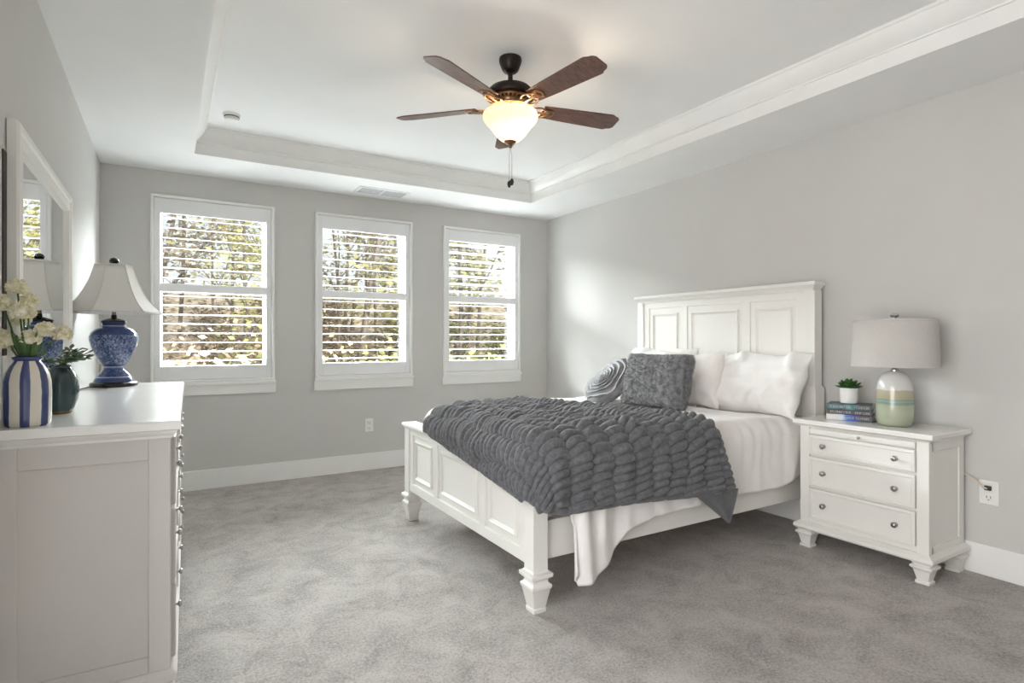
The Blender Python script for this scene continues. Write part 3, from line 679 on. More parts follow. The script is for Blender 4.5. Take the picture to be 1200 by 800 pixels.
def lining(u, v):       # folded-over corner showing the smooth underside
    A = Vector((2.265, 2.035, .455)); B = Vector((2.645, 2.030, .415)); C = Vector((2.575, 2.032, .232))
    t = A.lerp(B, u); p = t.lerp(C, v * (.96))
    p.y += -.012 * sin(u * pi) * (1 - v) - .012 * sin(u * 9) * v * (1 - v) * 2 - .010
    return p
b = MB(); b.grid(24, 24, lining); b.build('folded_corner', M_lining, tb_, smooth=180, solid=-.014)

# ------------------------------------------------------------------ pillows
def pillow(name, label, m, w, h, t, centre, yaw, lean, roll=0.0, seed=0, wrk=.012, n=44, sag=0.0, flange=0.0, loft=.5, pinch=.07, group=None, disp=None):
    """width runs along world -Y at yaw 0, front faces -X; lean tips the top towards +X"""
    M = Matrix.Translation(Vector(centre)) @ Matrix.Rotation(radians(yaw), 4, 'Z') @ Matrix.Rotation(radians(lean), 4, 'Y') @ Matrix.Rotation(radians(roll), 4, 'X')
    b = MB()
    def pt(u, v, s):
        k = 1 - abs(u) ** 2; l = 1 - abs(v) ** 2
        y = u * w / 2 * (1 - pinch * l * abs(u)); z = v * h / 2 * (1 - pinch * k * abs(v)); e = max(0, (1 - abs(u) ** 3.2)) ** loft * max(0, (1 - abs(v) ** 3.2)) ** loft
        x = s * t / 2 * e
        q = 1 - .75 * max(0, e) ** 3
        x += wrk * q * min(1, e * 6) * (N(y * 9 + seed, z * 9, s) + .7 * N(y * 20 + seed, z * 14, s * 3)) + .5 * wrk * N(y * 4 + seed, z * 4, 9)
        z += .6 * wrk * N(y * 8 + seed, 3, z * 3) * abs(v); y += .6 * wrk * N(z * 8 + seed, 7, y * 3) * abs(u)
        z += -sag * (1 - u * u) * max(0, v)
        if disp and s < 0: x -= disp(u, v, e)
        return M @ Vector((x, -y, z))
    ring = []
    vs = [pt(2 * i / n - 1, 2 * j / n - 1, -1) for i in range(n + 1) for j in range(n + 1)]
    fs = [(i * (n + 1) + j, (i + 1) * (n + 1) + j, (i + 1) * (n + 1) + j + 1, i * (n + 1) + j + 1) for i in range(n) for j in range(n)]
    K = len(vs); idx = {}
    for i in range(n + 1):
        for j in range(n + 1):
            if i in (0, n) or j in (0, n): idx[i, j] = i * (n + 1) + j
            else: idx[i, j] = len(vs); vs.append(pt(2 * i / n - 1, 2 * j / n - 1, 1))
    fs += [(idx[i, j + 1], idx[i + 1, j + 1], idx[i + 1, j], idx[i, j]) for i in range(n) for j in range(n)]
    b.add(vs, fs)
    if flange:
        pass
    o = b.build(name, m, loc=centre, smooth=180)
    return tag(o, label, 'pillow', group), M
pillow('bed_pillow', 'large white pillow against the headboard nearest the nightstand', M_pill, .74, .44, .21, (3.315, 2.43, .935), 2, 29, seed=3, wrk=.042)
pillow('bed_pillow', 'white pillow against the headboard peeking out behind the furry cushion', M_pill, .70, .46, .18, (3.345, 3.33, .950), -2, 26, seed=12, wrk=.030)
pillow('bed_pillow', 'upright white pillow between the furry cushion and the large pillow', M_cush, .60, .40, .17, (3.165, 2.855, .950), 3, 13, seed=25, wrk=.022, sag=.02)
fo, FM = pillow('fur_cushion', 'fluffy grey square cushion standing upright in front of the white pillows', M_fur, .54, .365, .19, (2.850, 2.835, .940), 3, 15, seed=31, wrk=.008, loft=.34, pinch=.03)
# fur: short tufts over both faces
r = random.Random(6); b = MB()
me = fo.data; me.calc_loop_triangles()
tris = [(tuple(t.vertices), t.area) for t in me.loop_triangles]; cum = np.cumsum([a for t, a in tris])
for k in range(15000):
    vi = tris[int(np.searchsorted(cum, r.uniform(0, cum[-1])))][0]; A, B_, C_ = (me.vertices[i] for i in vi)
    f1, f2 = r.random(), r.random()
    if f1 + f2 > 1: f1, f2 = 1 - f1, 1 - f2
    p = A.co + (B_.co - A.co) * f1 + (C_.co - A.co) * f2; n = (A.normal + B_.normal + C_.normal).normalized()
    d = (n * .9 + Vector((r.gauss(0, .5), r.gauss(0, .5) + .4 * N(p.y * 14, p.z * 14, 1), r.gauss(0, .5) - .35 + .8 * N(p.y * 11, p.z * 11, 4)))).normalized() * r.uniform(.008, .018)
    s1 = n.orthogonal().normalized(); s1 = (Matrix.Rotation(r.uniform(0, 6.28), 3, n) @ s1) * .0022
    b.add([p - s1 - n * .002, p + s1 - n * .002, p + d], [(0, 1, 2)])
fu = b.build('fur', M_fur, fo, local=True, flat=True); fu['kind'] = 'stuff'
# zip edge of the furry cushion
RW, RT = .40, .15
ro, RM = pillow('rosette_cushion', 'grey cushion with a swirling ruffled rose, tilted beside the furry cushion', M_ros, RW, RW, RT, (2.850, 3.33, .880), -12, 44, 32, seed=44, wrk=.006, n=50, loft=.45, pinch=.02)
rib = MB(); nt_ = 620; turns = 7.5
def ribbon(a, w):
    t = .04 + .96 * a; an = 2 * pi * turns * sqrt(t) * 1.0 + .2
    rad = .204 * sqrt(t) * sqrt(t) ** .6 * (1 + .05 * sin(3 * an) + .05 * N(an * .6, 1.3))
    def P(r_, h):
        u = max(-.985, min(.985, r_ * cos(an) / (RW / 2))); v = max(-.985, min(.985, r_ * sin(an) / (RW / 2)))
        e = (1 - abs(u) ** 3.2) ** .45 * (1 - abs(v) ** 3.2) ** .45
        return RM @ Vector((-RT / 2 * e - h, -u * RW / 2, v * RW / 2))
    wob = .003 * sin(an * 9) + .003 * N(an * 3, 5)
    return P(rad + (.016 + wob) * w * w, -.004 + .019 * w - .002 * w * w)
rib.grid(nt_, 4, ribbon)
rib.build('ruffle', M_ruf, ro, smooth=180, solid=.0025)

# ------------------------------------------------------------------ nightstand
NX0, NX1, NY0, NY1, NZ = 3.225, 3.610, 1.362, 2.035, .752
ns = thing('nightstand', 'white three-drawer nightstand beside the bed, lamp and books on it', 'nightstand', (3.42, 1.70, 0))
b = MB(); b.box(NX0 + .012, NX1, NY0 + .006, NY1 - .006, .128, .722); nb = b.build('body', M_white, ns)
for yy, sg in ((NY0, 1), (NY1, -1)):      # corner stile and side frame
    b = MB(); yc = yy + sg * .028; b.box(NX0, NX0 + .045, yc - .028, yc + .028, .135, .715)
    b.box(NX1 - .055, NX1 + .002, yy, yy + sg * .012, .135, .715); b.box(NX0 + .03, NX1 - .05, yy, yy + sg * .012, .66, .715); b.box(NX0 + .03, NX1 - .05, yy, yy + sg * .012, .135, .185)
    b.build('side_frame', M_white, nb, bevel=.003)
b = MB(); b.rings([(NX0 - .004, NX1 + .004, NY0 - .004, NY1 + .004, .710), (NX0 - .010, NX1 + .008, NY0 - .010, NY1 + .010, .718), (NX0 - .022, NX1 + .014, NY0 - .020, NY1 + .020, .724), (NX0 - .030, NX1 + .018, NY0 - .028, NY1 + .028, .728), (NX0 - .030, NX1 + .018, NY0 - .028, NY1 + .028, .746), (NX0 - .026, NX1 + .014, NY0 - .024, NY1 + .024, NZ)])
b.build('top', M_top, ns, smooth=25)
b = MB(); b.rings([(NX0 - .004, NX1 + .003, NY0 - .004, NY1 + .004, .150), (NX0 - .012, NX1 + .006, NY0 - .012, NY1 + .012, .142), (NX0 - .026, NX1 + .012, NY0 - .026, NY1 + .026, .136), (NX0 - .028, NX1 + .012, NY0 - .028, NY1 + .028, .118), (NX0 - .020, NX1 + .010, NY0 - .020, NY1 + .020, .108)][::-1])
b.build('plinth', M_white, ns, smooth=25)
for fx in (NX0 + .030, NX1 - .036):
    for fy in (NY0 + .030, NY1 - .030):
        b = MB(); square_foot(b, fx, fy, .043, .110); b.build('leg', M_white, ns, bevel=.002)
def knob(b, p, d, s=1.0):
    p = Vector(p); d = Vector(d)
    prof = [(.011, .0), (.011, .003), (.006, .005), (.0055, .012), (.010, .015), (.0145, .019), (.015, .023), (.012, .028), (.006, .031), (.0005, .0315)]
    u = d.orthogonal().normalized(); v = d.cross(u); n = 20; vs = []; fs = []
    for r_, h in prof:
        for i in range(n): a = 2 * pi * i / n; vs.append(p + d * h * s + (u * cos(a) + v * sin(a)) * r_ * s)
    for k in range(len(prof) - 1):
        for i in range(n): j = (i + 1) % n; fs.append((k * n + i, k * n + j, (k + 1) * n + j, (k + 1) * n + i))
    b.add(vs, fs)
FN = lambda u, v, h: (NX0 - h, -u, v)
DYA, DYB = NY0 + .060, NY1 - .060
b = MB(); b.rings([(-DYB, -DYA, .672, .702, -.01), (-DYB, -DYA, .672, .702, .004), (-DYB + .003, -DYA - .003, .675, .699, .006)], FN, False); tr = b.build('pull_out_tray', M_white, ns, bevel=.002)
b = MB(); knob(b, (NX0 - .006, 1.692, .687), (-1, 0, 0), .55); b.build('knob', M_nick, tr)
for z0, z1 in ((.552, .665), (.368, .538), (.178, .354)):
    b = MB(); b.rings([(-DYB, -DYA, z0, z1, -.01), (-DYB, -DYA, z0, z1, .006), (-DYB + .004, -DYA - .004, z0 + .004, z1 - .004, .009), (-DYB + .016, -DYA - .016, z0 + .016, z1 - .016, .009), (-DYB + .020, -DYA - .020, z0 + .020, z1 - .020, .004), (-DYB + .030, -DYA - .030, z0 + .030, z1 - .030, .002)], FN, False)
    d = b.build('drawer', M_white, ns, smooth=22)
    for yk in (1.890, 1.512):
        b = MB(); knob(b, (NX0 - .002, yk, (z0 + z1) / 2), (-1, 0, 0)); b.build('knob', M_nick, d)

# books, pot plant and lamp on the nightstand
def spine_mat(name, stops, seed, txt):
    m = bpy.data.materials.new(name); m.use_nodes = True; t, bs = nodes_of(m); bs.inputs['Roughness'].default_value = .35
    co = t.nodes.new('ShaderNodeTexCoord'); s = t.nodes.new('ShaderNodeSeparateXYZ'); t.links.new(co.outputs['Object'], s.inputs[0])
    n = t.nodes.new('ShaderNodeTexNoise'); n.inputs['Scale'].default_value = 26; n.inputs['Detail'].default_value = 5; t.links.new(co.outputs['Object'], n.inputs['Vector'])
    mr = t.nodes.new('ShaderNodeMapRange'); mr.inputs['From Min'].default_value = -.12; mr.inputs['From Max'].default_value = .12; t.links.new(s.outputs['X'], mr.inputs['Value'])
    ad = t.nodes.new('ShaderNodeMath'); ad.operation = 'MULTIPLY_ADD'; ad.inputs[1].default_value = seed; t.links.new(n.outputs['Fac'], ad.inputs[0]); t.links.new(mr.outputs[0], ad.inputs[2])
    r = t.nodes.new('ShaderNodeValToRGB'); e = r.color_ramp.elements
    while len(e) > 1: e.remove(e[-1])
    e[0].position = stops[0][0]; e[0].color = (*stops[0][1], 1)
    for q, c in stops[1:]: k = e.new(q); k.color = (*c, 1)
    t.links.new(ad.outputs[0], r.inputs[0]); t.links.new(r.outputs[0], bs.inputs['Base Color']); return m
Sp = [spine_mat('cover_blue', [(.25, (.66, .64, .62)), (.42, (.60, .66, .72)), (.52, (.02, .16, .52)), (.68, (.01, .03, .30)), (.82, (.012, .014, .03))], .15, 0),
      spine_mat('cover_black', [(.3, (.010, .012, .012)), (.6, (.016, .016, .022)), (.9, (.012, .010, .010))], .2, 0),
      spine_mat('cover_teal', [(.25, (.012, .035, .04)), (.45, (.014, .12, .14)), (.60, (.010, .05, .06)), (.75, (.02, .18, .19)), (.95, (.008, .03, .04))], .5, 0)]
M_ink = mat('pale_ink', (0.42, 0.41, 0.40), .5)
bx0 = Vector((3.318, 1.932, 0)); bdir = Vector((.088, -.218, 0)).normalized(); bnor = Vector((-bdir.y, bdir.x, 0))
if bnor.x < 0: bnor = -bnor
zb = NZ; ang = atan2(bdir.y, bdir.x)
blab = ['blue and white book at the bottom of the nightstand stack', 'thin black book in the middle of the nightstand stack', 'teal book on top of the nightstand stack, under the plant']
for k, (th, ln, dp, of) in enumerate(((.036, .232, .155, 0), (.026, .226, .150, .003), (.034, .224, .150, .002))):
    org = bx0 + bdir * (ln / 2 + of) + bnor * of; t = thing('book', blab[k], 'book', (org.x, org.y, zb), ang, 'books on the nightstand')
    b = MB(); hl = ln / 2; W = -1 if (Matrix.Rotation(ang, 3, 'Z') @ Vector((0, 1, 0))).dot(bnor) < 0 else 1
    cv = MB(); cv.box(-hl, hl, 0, W * dp, 0, .003); cv.box(-hl, hl, 0, W * dp, th - .003, th); cv.box(-hl, hl, 0, W * .004, 0, th); cv.build('cover', Sp[k], t, local=True, bevel=.0015)
    pg_ = MB(); pg_.box(-hl + .004, hl - .004, W * .004, W * (dp - .004), .003, th - .003); pg_.build('pages', M_paper, t, local=True)
    tx = MB(); rr = random.Random(k + 5)      # small lettering strokes on the spine
    for (xa, xb_, hh) in (((-.095, .01, .007), (.03, .10, .006)) if k else ((-.02, .02, .006), (.035, .095, .006))):
        x = xa
        while x < xb_:
            w_ = rr.uniform(.004, .007); zc = th / 2
            tx.box(x, x + .0016, -W * .0006, 0, zc - hh, zc + hh); 
            if rr.random() < .7: tx.box(x, x + w_ * .8, -W * .0006, 0, zc + hh - .002, zc + hh)
            if rr.random() < .6: tx.box(x, x + w_ * .8, -W * .0006, 0, zc - hh, zc - hh + .002)
            if rr.random() < .5: tx.box(x + w_ * .8 - .0016, x + w_ * .8, -W * .0006, 0, zc - hh, zc + hh)
            x += w_ + .002
    tx.build('spine_lettering', M_ink, t, local=True)
    zb += th
PX, PY = 3.430, 1.862
pp = thing('potted_succulent', 'small green succulent in a white pot on top of the books', 'plant', (PX, PY, zb))
b = MB(); b.lathe([(.040, 0), (.046, .003), (.0475, .012), (.0485, .085), (.0485, .090), (.0440, .090), (.0435, .078)], 36, (PX, PY, zb), True, True); b.build('pot', M_pot, pp)
b = MB(); b.lathe([(.043, .078), (.02, .082), (.0, .083)], 24, (PX, PY, zb), False, False); b.build('soil', M_shadow_soil, pp)
r = random.Random(2); b = MB()
def sleaf(b, p, d, ln, w, up):
    d = Vector(d).normalized(); s_ = d.cross(Vector((0, 0, 1)))
    s_ = s_.normalized() if s_.length > 1e-4 else Vector((1, 0, 0)); n = s_.cross(d).normalized()
    prof = [(0, .35), (.3, .8), (.6, 1.0), (.85, .62), (1.0, .02)]; vs = []; fs = []
    for t_, k_ in prof:
        c_ = Vector(p) + d * ln * t_ + Vector((0, 0, up * ln * t_ * t_))
        for i in range(6): a = 2 * pi * i / 6; vs.append(c_ + s_ * w * k_ * cos(a) + n * w * .35 * k_ * sin(a))
    for k in range(4):
        for i in range(6): j = (i + 1) % 6; fs.append((k * 6 + i, k * 6 + j, k * 6 + 6 + j, k * 6 + 6 + i))
    b.add(vs, fs)
for cx_, cy_, s_ in ((0, 0, 1.0), (.026, .012, .8), (-.024, .018, .8), (.004, -.028, .8), (-.024, -.016, .75), (.030, -.018, .75)):
    for ring, (n_, el, ln) in enumerate(((9, .12, .058), (8, .55, .052), (6, 1.1, .040))):
        for q in range(n_):
            a = 2 * pi * (q + .5 * ring) / n_ + r.uniform(-.15, .15); sleaf(b, (PX + cx_, PY + cy_, zb + .088 + ring * .006), (cos(a) * cos(el), sin(a) * cos(el), sin(el)), ln * s_ * r.uniform(.9, 1.15), .0105 * s_, .2)
b.build('leaves', M_succ, pp, smooth=70)

LX, LY = 3.405, 1.603
la = thing('table_lamp', 'table lamp with grey drum shade and banded green ceramic base on nightstand', 'lamp', (LX, LY, NZ))
c = (LX, LY, NZ)
bandm = ramp_z('banded_glaze', [(0, (.33, .36, .25)), (.085, (.40, .43, .33)), (.120, (.36, .40, .29)), (.133, (.20, .29, .25)), (.142, (.30, .38, .33)), (.150, (.20, .31, .27)), (.156, (.40, .37, .25)), (.200, (.46, .41, .30)), (.204, (.66, .64, .62)), (.30, (.72, .71, .70))], .18, .4)
b = MB(); b.lathe([(.066, 0), (.076, .004), (.083, .016), (.0875, .045), (.089, .10), (.088, .165), (.085, .205), (.078, .240), (.064, .270), (.046, .288), (.028, .296)], 56, c); b.build('ceramic_body', bandm, la)
b = MB(); b.lathe([(.022, .294), (.022, .304), (.014, .308), (.010, .330), (.010, .352)], 24, c); b.build('neck', M_chrome, la)
SB, ST = .322, .578
b = MB(); b.lathe([(.207, SB), (.207, SB + .006), (.205, SB + .008), (.1955, ST - .008), (.1965, ST - .006), (.1965, ST), (.1935, ST), (.204, SB)], 72, c, False, False); sho = b.build('drum_shade', M_drum, la, smooth=60)
b = MB()
for k in range(3): a = 2 * pi * k / 3 + .4; b.tube([(LX, LY, NZ + ST - .010), (LX + .194 * cos(a), LY + .194 * sin(a), NZ + ST - .010)], .0022, 6)
b.tube([(LX + .194 * cos(a), LY + .194 * sin(a), NZ + ST - .010) for a in np.linspace(0, 2 * pi, 49)], .0022, 6); b.build('spider_ring', M_chrome, sho)
b = MB(); hp = [(LX + .05 * sin(t) * 1.0, LY, NZ + .345 + (ST - .350) * (1 - cos(t)) / 2) for t in np.linspace(0, pi, 17)]; b.tube(hp, .002, 6); b.tube([(2 * LX - x, y, z) for x, y, z in hp], .002, 6); b.build('harp', M_chrome, la)
b = MB(); b.lathe([(.012, .340), (.030, .370), (.033, .400), (.022, .440), (.0, .452)], 20, c, True, False); b.build('bulb', M_pot, la)
b = MB(); b.lathe([(.008, ST - .012), (.012, ST + .002), (.008, ST + .006), (.008, ST + .010), (.018, ST + .015), (.021, ST + .023), (.018, ST + .031), (.008, ST + .036), (.0, ST + .037)], 28, c, True, False); b.build('finial', M_chrome, la)
b = MB(); b.tube([(LX - .03, LY + .080, NZ + .012), (LX - .02, LY + .105, NZ + .006), (LX + .02, LY + .12, NZ + .006), (LX + .10, LY + .10, NZ + .006), (LX + .205, LY + .06, NZ + .006)], .003, 6); b.build('cord', M_black, la)

# ------------------------------------------------------------------ dresser (local frame: x across depth, front at 0; y along the wall)
DZ = .960
dr = thing('dresser', 'long white dresser along the left wall with vases and blue lamp on top', 'dresser', (.006, 2.172, 0), radians(-1.43))
DD, DLn = .432, 1.915
b = MB(); b.box(-DD, -.012, .008, DLn, .12, DZ - .045); body = b.build('body', M_dress_dim, dr, local=True)
b = MB()
b.box(-.062, .0, 0, .05, .125, DZ - .05); b.box(-DD, -DD + .045, 0, .05, .125, DZ - .05); b.box(-DD + .044, -.061, .0, .03, DZ - .128, DZ - .05); b.box(-DD + .044, -.061, .0, .03, .125, .20)
for y in (DLn - .05, DLn * .345, DLn * .675): b.box(-.05, .0, y - .02, y + .05 if y > 1.8 else y + .02, .125, DZ - .05)
b.box(-.05, 0, 0, DLn, .125, .150)
b.build('frame_stiles', M_dress_dim, body, bevel=.003, local=True)
b = MB(); b.rings([(-DD - .002, .006, -.006, DLn + .006, DZ - .058), (-DD - .002, .008, -.008, DLn + .008, DZ - .050), (-DD - .004, .018, -.020, DLn + .018, DZ - .040), (-DD - .006, .020, -.024, DLn + .022, DZ - .032), (-DD - .008, .030, -.034, DLn + .030, DZ - .028), (-DD - .008, .030, -.034, DLn + .030, DZ - .005), (-DD - .006, .027, -.031, DLn + .027, DZ)])
b.build('top', M_top, dr, smooth=25, local=True)
b = MB(); b.rings([(-DD - .002, .008, -.008, DLn + .008, .112), (-DD - .004, .018, -.018, DLn + .018, .118), (-DD - .004, .018, -.018, DLn + .018, .138), (-DD - .002, .006, -.006, DLn + .006, .150)]); b.build('plinth', M_dress_dim, dr, smooth=25, local=True)
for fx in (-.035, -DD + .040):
    for fy in (.035, DLn - .035): b = MB(); square_foot(b, fx, fy, .040, .114); b.build('leg', M_dress_dim, dr, bevel=.002, local=True)
FD = lambda u, v, h: (h, u, v)
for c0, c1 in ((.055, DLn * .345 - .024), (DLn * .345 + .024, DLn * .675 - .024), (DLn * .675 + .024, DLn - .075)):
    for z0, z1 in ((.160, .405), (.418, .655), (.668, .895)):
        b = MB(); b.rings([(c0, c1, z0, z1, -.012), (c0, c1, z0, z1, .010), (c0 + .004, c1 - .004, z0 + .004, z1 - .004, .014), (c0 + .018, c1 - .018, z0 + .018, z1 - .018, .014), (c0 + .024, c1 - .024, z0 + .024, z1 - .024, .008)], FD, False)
        d = b.build('drawer', M_dress_dim, dr, smooth=22, local=True)
        for f in (.22, .78): b = MB(); knob(b, (.008, lerp(c0, c1, f), (z0 + z1) / 2), (1, 0, 0), .75); b.build('knob', M_nick, d, local=True)

# mirror standing on the dresser against the wall
MY0, MY1, MZ0, MZ1 = 2.384, 3.575, DZ, 1.925
MXB, MXF = -.441, -.409
mi = thing('framed_mirror', 'large white framed mirror on the dresser reflecting the shuttered windows', 'mirror', (-.425, 2.98, DZ))
FMi = lambda u, v, h: (h, u, v)
b = MB()
b.rings([(MY0, MY1, MZ0, MZ1, MXB), (MY0, MY1, MZ0, MZ1, MXF - .008), (MY0 + .006, MY1 - .006, MZ0 + .006, MZ1 - .006, MXF), (MY0 + .026, MY1 - .026, MZ0 + .026, MZ1 - .026, MXF), (MY0 + .032, MY1 - .032, MZ0 + .032, MZ1 - .032, MXF - .007), (MY0 + .060, MY1 - .060, MZ0 + .060, MZ1 - .060, MXF - .009), (MY0 + .066, MY1 - .066, MZ0 + .066, MZ1 - .066, MXF - .004), (MY0 + .076, MY1 - .076, MZ0 + .076, MZ1 - .076, MXF - .004), (MY0 + .082, MY1 - .082, MZ0 + .082, MZ1 - .082, MXF - .018), (MY0 + .086, MY1 - .086, MZ0 + .086, MZ1 - .086, MXB + .004)], FMi, False, False)
b.build('frame', M_white, mi, smooth=22)
b = MB(); b.rings([(MY0 + .080, MY1 - .080, MZ0 + .080, MZ1 - .080, MXB + .006), (MY0 + .080, MY1 - .080, MZ0 + .080, MZ1 - .080, MXF - .019), (MY0 + .098, MY1 - .098, MZ0 + .098, MZ1 - .098, MXF - .0165)], FMi, True, True); b.build('mirror_glass', M_mirror, mi, flat=True)
b = MB(); b.box(XL + .0005, MXB + .001, MY0 - .045, MY1 - .05, DZ + .21, MZ1 - .11); b.build('shadow_board', M_shadow_soil, mi, bevel=.001)  # dark board put in to stand for the shadow behind the mirror
b = MB(); b.box(XL + .0005, MXB + .001, MY0 - .047, MY1 - .05, DZ, DZ + .21); b.build('support', M_white, mi, bevel=.001)

# blue and white lamp on the far end of the dresser
QX, QY = -.262, 3.90
bl = thing('porcelain_lamp', 'blue and white porcelain urn lamp with ivory bell shade on the dresser', 'lamp', (QX, QY, DZ))
def porcelain():
    m = bpy.data.materials.new('blue_white_porcelain'); m.use_nodes = True; t, bs = nodes_of(m); bs.inputs['Roughness'].default_value = .12; bs.inputs['Coat Weight'].default_value = .5
    co = t.nodes.new('ShaderNodeTexCoord')
    n = t.nodes.new('ShaderNodeTexNoise'); n.inputs['Scale'].default_value = 30; n.inputs['Detail'].default_value = 2; n.inputs['Distortion'].default_value = 2.2; t.links.new(co.outputs['Object'], n.inputs['Vector'])
    w = t.nodes.new('ShaderNodeTexVoronoi'); w.feature = 'DISTANCE_TO_EDGE'; w.inputs['Scale'].default_value = 34; t.links.new(n.outputs['Color'], w.inputs['Vector'])
    w2 = t.nodes.new('ShaderNodeTexVoronoi'); w2.inputs['Scale'].default_value = 42; t.links.new(co.outputs['Object'], w2.inputs['Vector'])
    r1 = t.nodes.new('ShaderNodeValToRGB'); r1.color_ramp.elements[0].position = .47; r1.color_ramp.elements[1].position = .53; t.links.new(n.outputs['Fac'], r1.inputs[0])
    r1.color_ramp.elements[0].color = (0, 0, 0, 1); r1.color_ramp.elements[1].color = (1, 1, 1, 1)
    e3 = r1.color_ramp.elements.new(.60); e3.color = (0, 0, 0, 1)
    r2 = t.nodes.new('ShaderNodeValToRGB'); r2.color_ramp.elements[0].position = .22; r2.color_ramp.elements[0].color = (1, 1, 1, 1); r2.color_ramp.elements[1].position = .30; r2.color_ramp.elements[1].color = (0, 0, 0, 1); t.links.new(w2.outputs['Distance'], r2.inputs[0])
    ml = t.nodes.new('ShaderNodeMath'); ml.operation = 'MAXIMUM'; t.links.new(r1.outputs[0], ml.inputs[0]); t.links.new(r2.outputs[0], ml.inputs[1])
    # pattern only on the belly, plain bands elsewhere
    s = t.nodes.new('ShaderNodeSeparateXYZ'); t.links.new(co.outputs['Object'], s.inputs[0])
    bm = t.nodes.new('ShaderNodeValToRGB'); bm.color_ramp.interpolation = 'CONSTANT'; e = bm.color_ramp.elements
    sc = t.nodes.new('ShaderNodeMath'); sc.operation = 'DIVIDE'; sc.inputs[1].default_value = .40; t.links.new(s.outputs['Z'], sc.inputs[0]); t.links.new(sc.outputs[0], bm.inputs[0])
    e[0].position = 0; e[0].color = (0, 0, 0, 1); e[1].position = .10 / .40; e[1].color = (.55, .55, .55, 1)
    for z, v_ in ((.044, .10), (.05, 0.9), (.056, .25), (.093, 0.), (.106, .9), (.112, 0), (.125, .75), (.285, .1), (.333, 0.9), (.339, 0.)): k = e.new(z / .40); k.color = (v_, v_, v_, 1)
    # fac: 0.9 bands are white, others mix pattern * value
    gt = t.nodes.new('ShaderNodeMath'); gt.operation = 'GREATER_THAN'; gt.inputs[1].default_value = .85; t.links.new(bm.outputs[0], gt.inputs[0])
    m2 = t.nodes.new('ShaderNodeMath'); m2.operation = 'MULTIPLY'; t.links.new(ml.outputs[0], m2.inputs[0]); t.links.new(bm.outputs[0], m2.inputs[1])
    m3 = t.nodes.new('ShaderNodeMath'); m3.operation = 'MAXIMUM'; t.links.new(m2.outputs[0], m3.inputs[0]); t.links.new(gt.outputs[0], m3.inputs[1])
    x = t.nodes.new('ShaderNodeMix'); x.data_type = 'RGBA'; x.inputs[6].default_value = (.020, .046, .17, 1); x.inputs[7].default_value = (.30, .37, .52, 1)
    t.links.new(m3.outputs[0], x.inputs[0]); t.links.new(x.outputs[2], bs.inputs['Base Color']); return m
M_porc = porcelain(); c = (QX, QY, DZ)
b = MB(); b.lathe([(0.1101, 0), (0.1135, .004), (0.1135, .018), (0.1066, .024), (0.0963, .027)], 48, c); b.build('base', M_bwood, bl)
b = MB(); b.lathe([(0.0963, .026), (0.0929, .040), (0.0791, .062), (0.0602, .082), (0.0499, .096), (0.0482, .108), (0.0533, .116), (0.0688, .140), (0.0894, .180), (0.1066, .222), (0.1152, .256), (0.1161, .276), (0.1084, .298), (0.0894, .318), (0.0671, .328), (0.0568, .332), (0.0550, .346), (0.0602, .352), (0.0602, .360)], 64, c); b.build('urn', M_porc, bl)
b = MB(); b.lathe([(.062, .358), (.060, .366), (.036, .376), (.014, .382), (.012, .40)], 32, c); b.build('cap', M_bwood, bl)
b = MB(); b.lathe([(.010, .39), (.010, .470)], 16, c); b.build('stem', M_copper, bl)
prof = [(.236, .412), (.222, .424), (.194, .452), (.163, .492), (.138, .536), (.116, .586), (.099, .636), (.088, .676)]
b = MB(); nside = 6; rot = radians(-31 - 90 + 10)
vs = []; fs = []; sub = 6
for r_, z in prof:
    for k in range(nside):
        a0_ = rot + 2 * pi * k / nside; a1_ = rot + 2 * pi * (k + 1) / nside
        for q in range(sub):
            f = q / sub; p = Vector((cos(a0_), sin(a0_))).lerp(Vector((cos(a1_), sin(a1_))), f) * r_ * (1.0 + .0); vs.append((QX + p.x, QY + p.y, DZ + z))
n_ = nside * sub
for k in range(len(prof) - 1):
    for i in range(n_): j = (i + 1) % n_; fs.append((k * n_ + i, k * n_ + j, (k + 1) * n_ + j, (k + 1) * n_ + i))
b.add(vs, fs); shd = b.build('bell_shade', M_shade, bl, smooth=30, solid=.003)
b = MB()
for k in range(nside):
    a = rot + 2 * pi * k / nside; b.tube([(QX + r_ * cos(a), QY + r_ * sin(a), DZ + z) for r_, z in prof], .0028, 6)
for r_, z in (prof[0], prof[-1]):
    b.tube([(QX + r_ * cos(rot + 2 * pi * k / nside), QY + r_ * sin(rot + 2 * pi * k / nside), DZ + z) for k in range(nside + 1)], .004, 6)
b.build('shade_trim', M_piping, shd)
b = MB()
for k in range(3): a = rot + 2 * pi * k / 3; b.tube([(QX, QY, DZ + .668), (QX + .086 * cos(a), QY + .086 * sin(a), DZ + .672)], .002, 6)
hp = [(QX + .05 * sin(t), QY, DZ + .455 + .214 * (1 - cos(t)) / 2) for t in np.linspace(0, pi, 17)]; b.tube(hp, .002, 6); b.tube([(2 * QX - x, y, z) for x, y, z in hp], .002, 6); b.build('harp', M_copper, bl)
b = MB(); b.lathe([(.014, .440), (.030, .48), (.034, .51), (.022, .55), (.0, .562)], 20, c, True, False); b.build('bulb', M_pot, bl)
b = MB(); b.lathe([(.014, .664), (.016, .676), (.010, .682), (.020, .690), (.024, .702), (.018, .714), (.006, .720), (.0, .721)], 20, c, True, False); b.build('finial', M_bwood, bl)
b = MB(); b.tube([(QX - .10, QY - .08, DZ + .006), (QX - .13, QY - .18, DZ + .004), (QX - .12, QY - .32, DZ + .004), (QX - .15, QY - .45, DZ + .004), (QX - .145, QY - .60, DZ + .004)], .0028, 6); b.build('cord', M_black, bl)

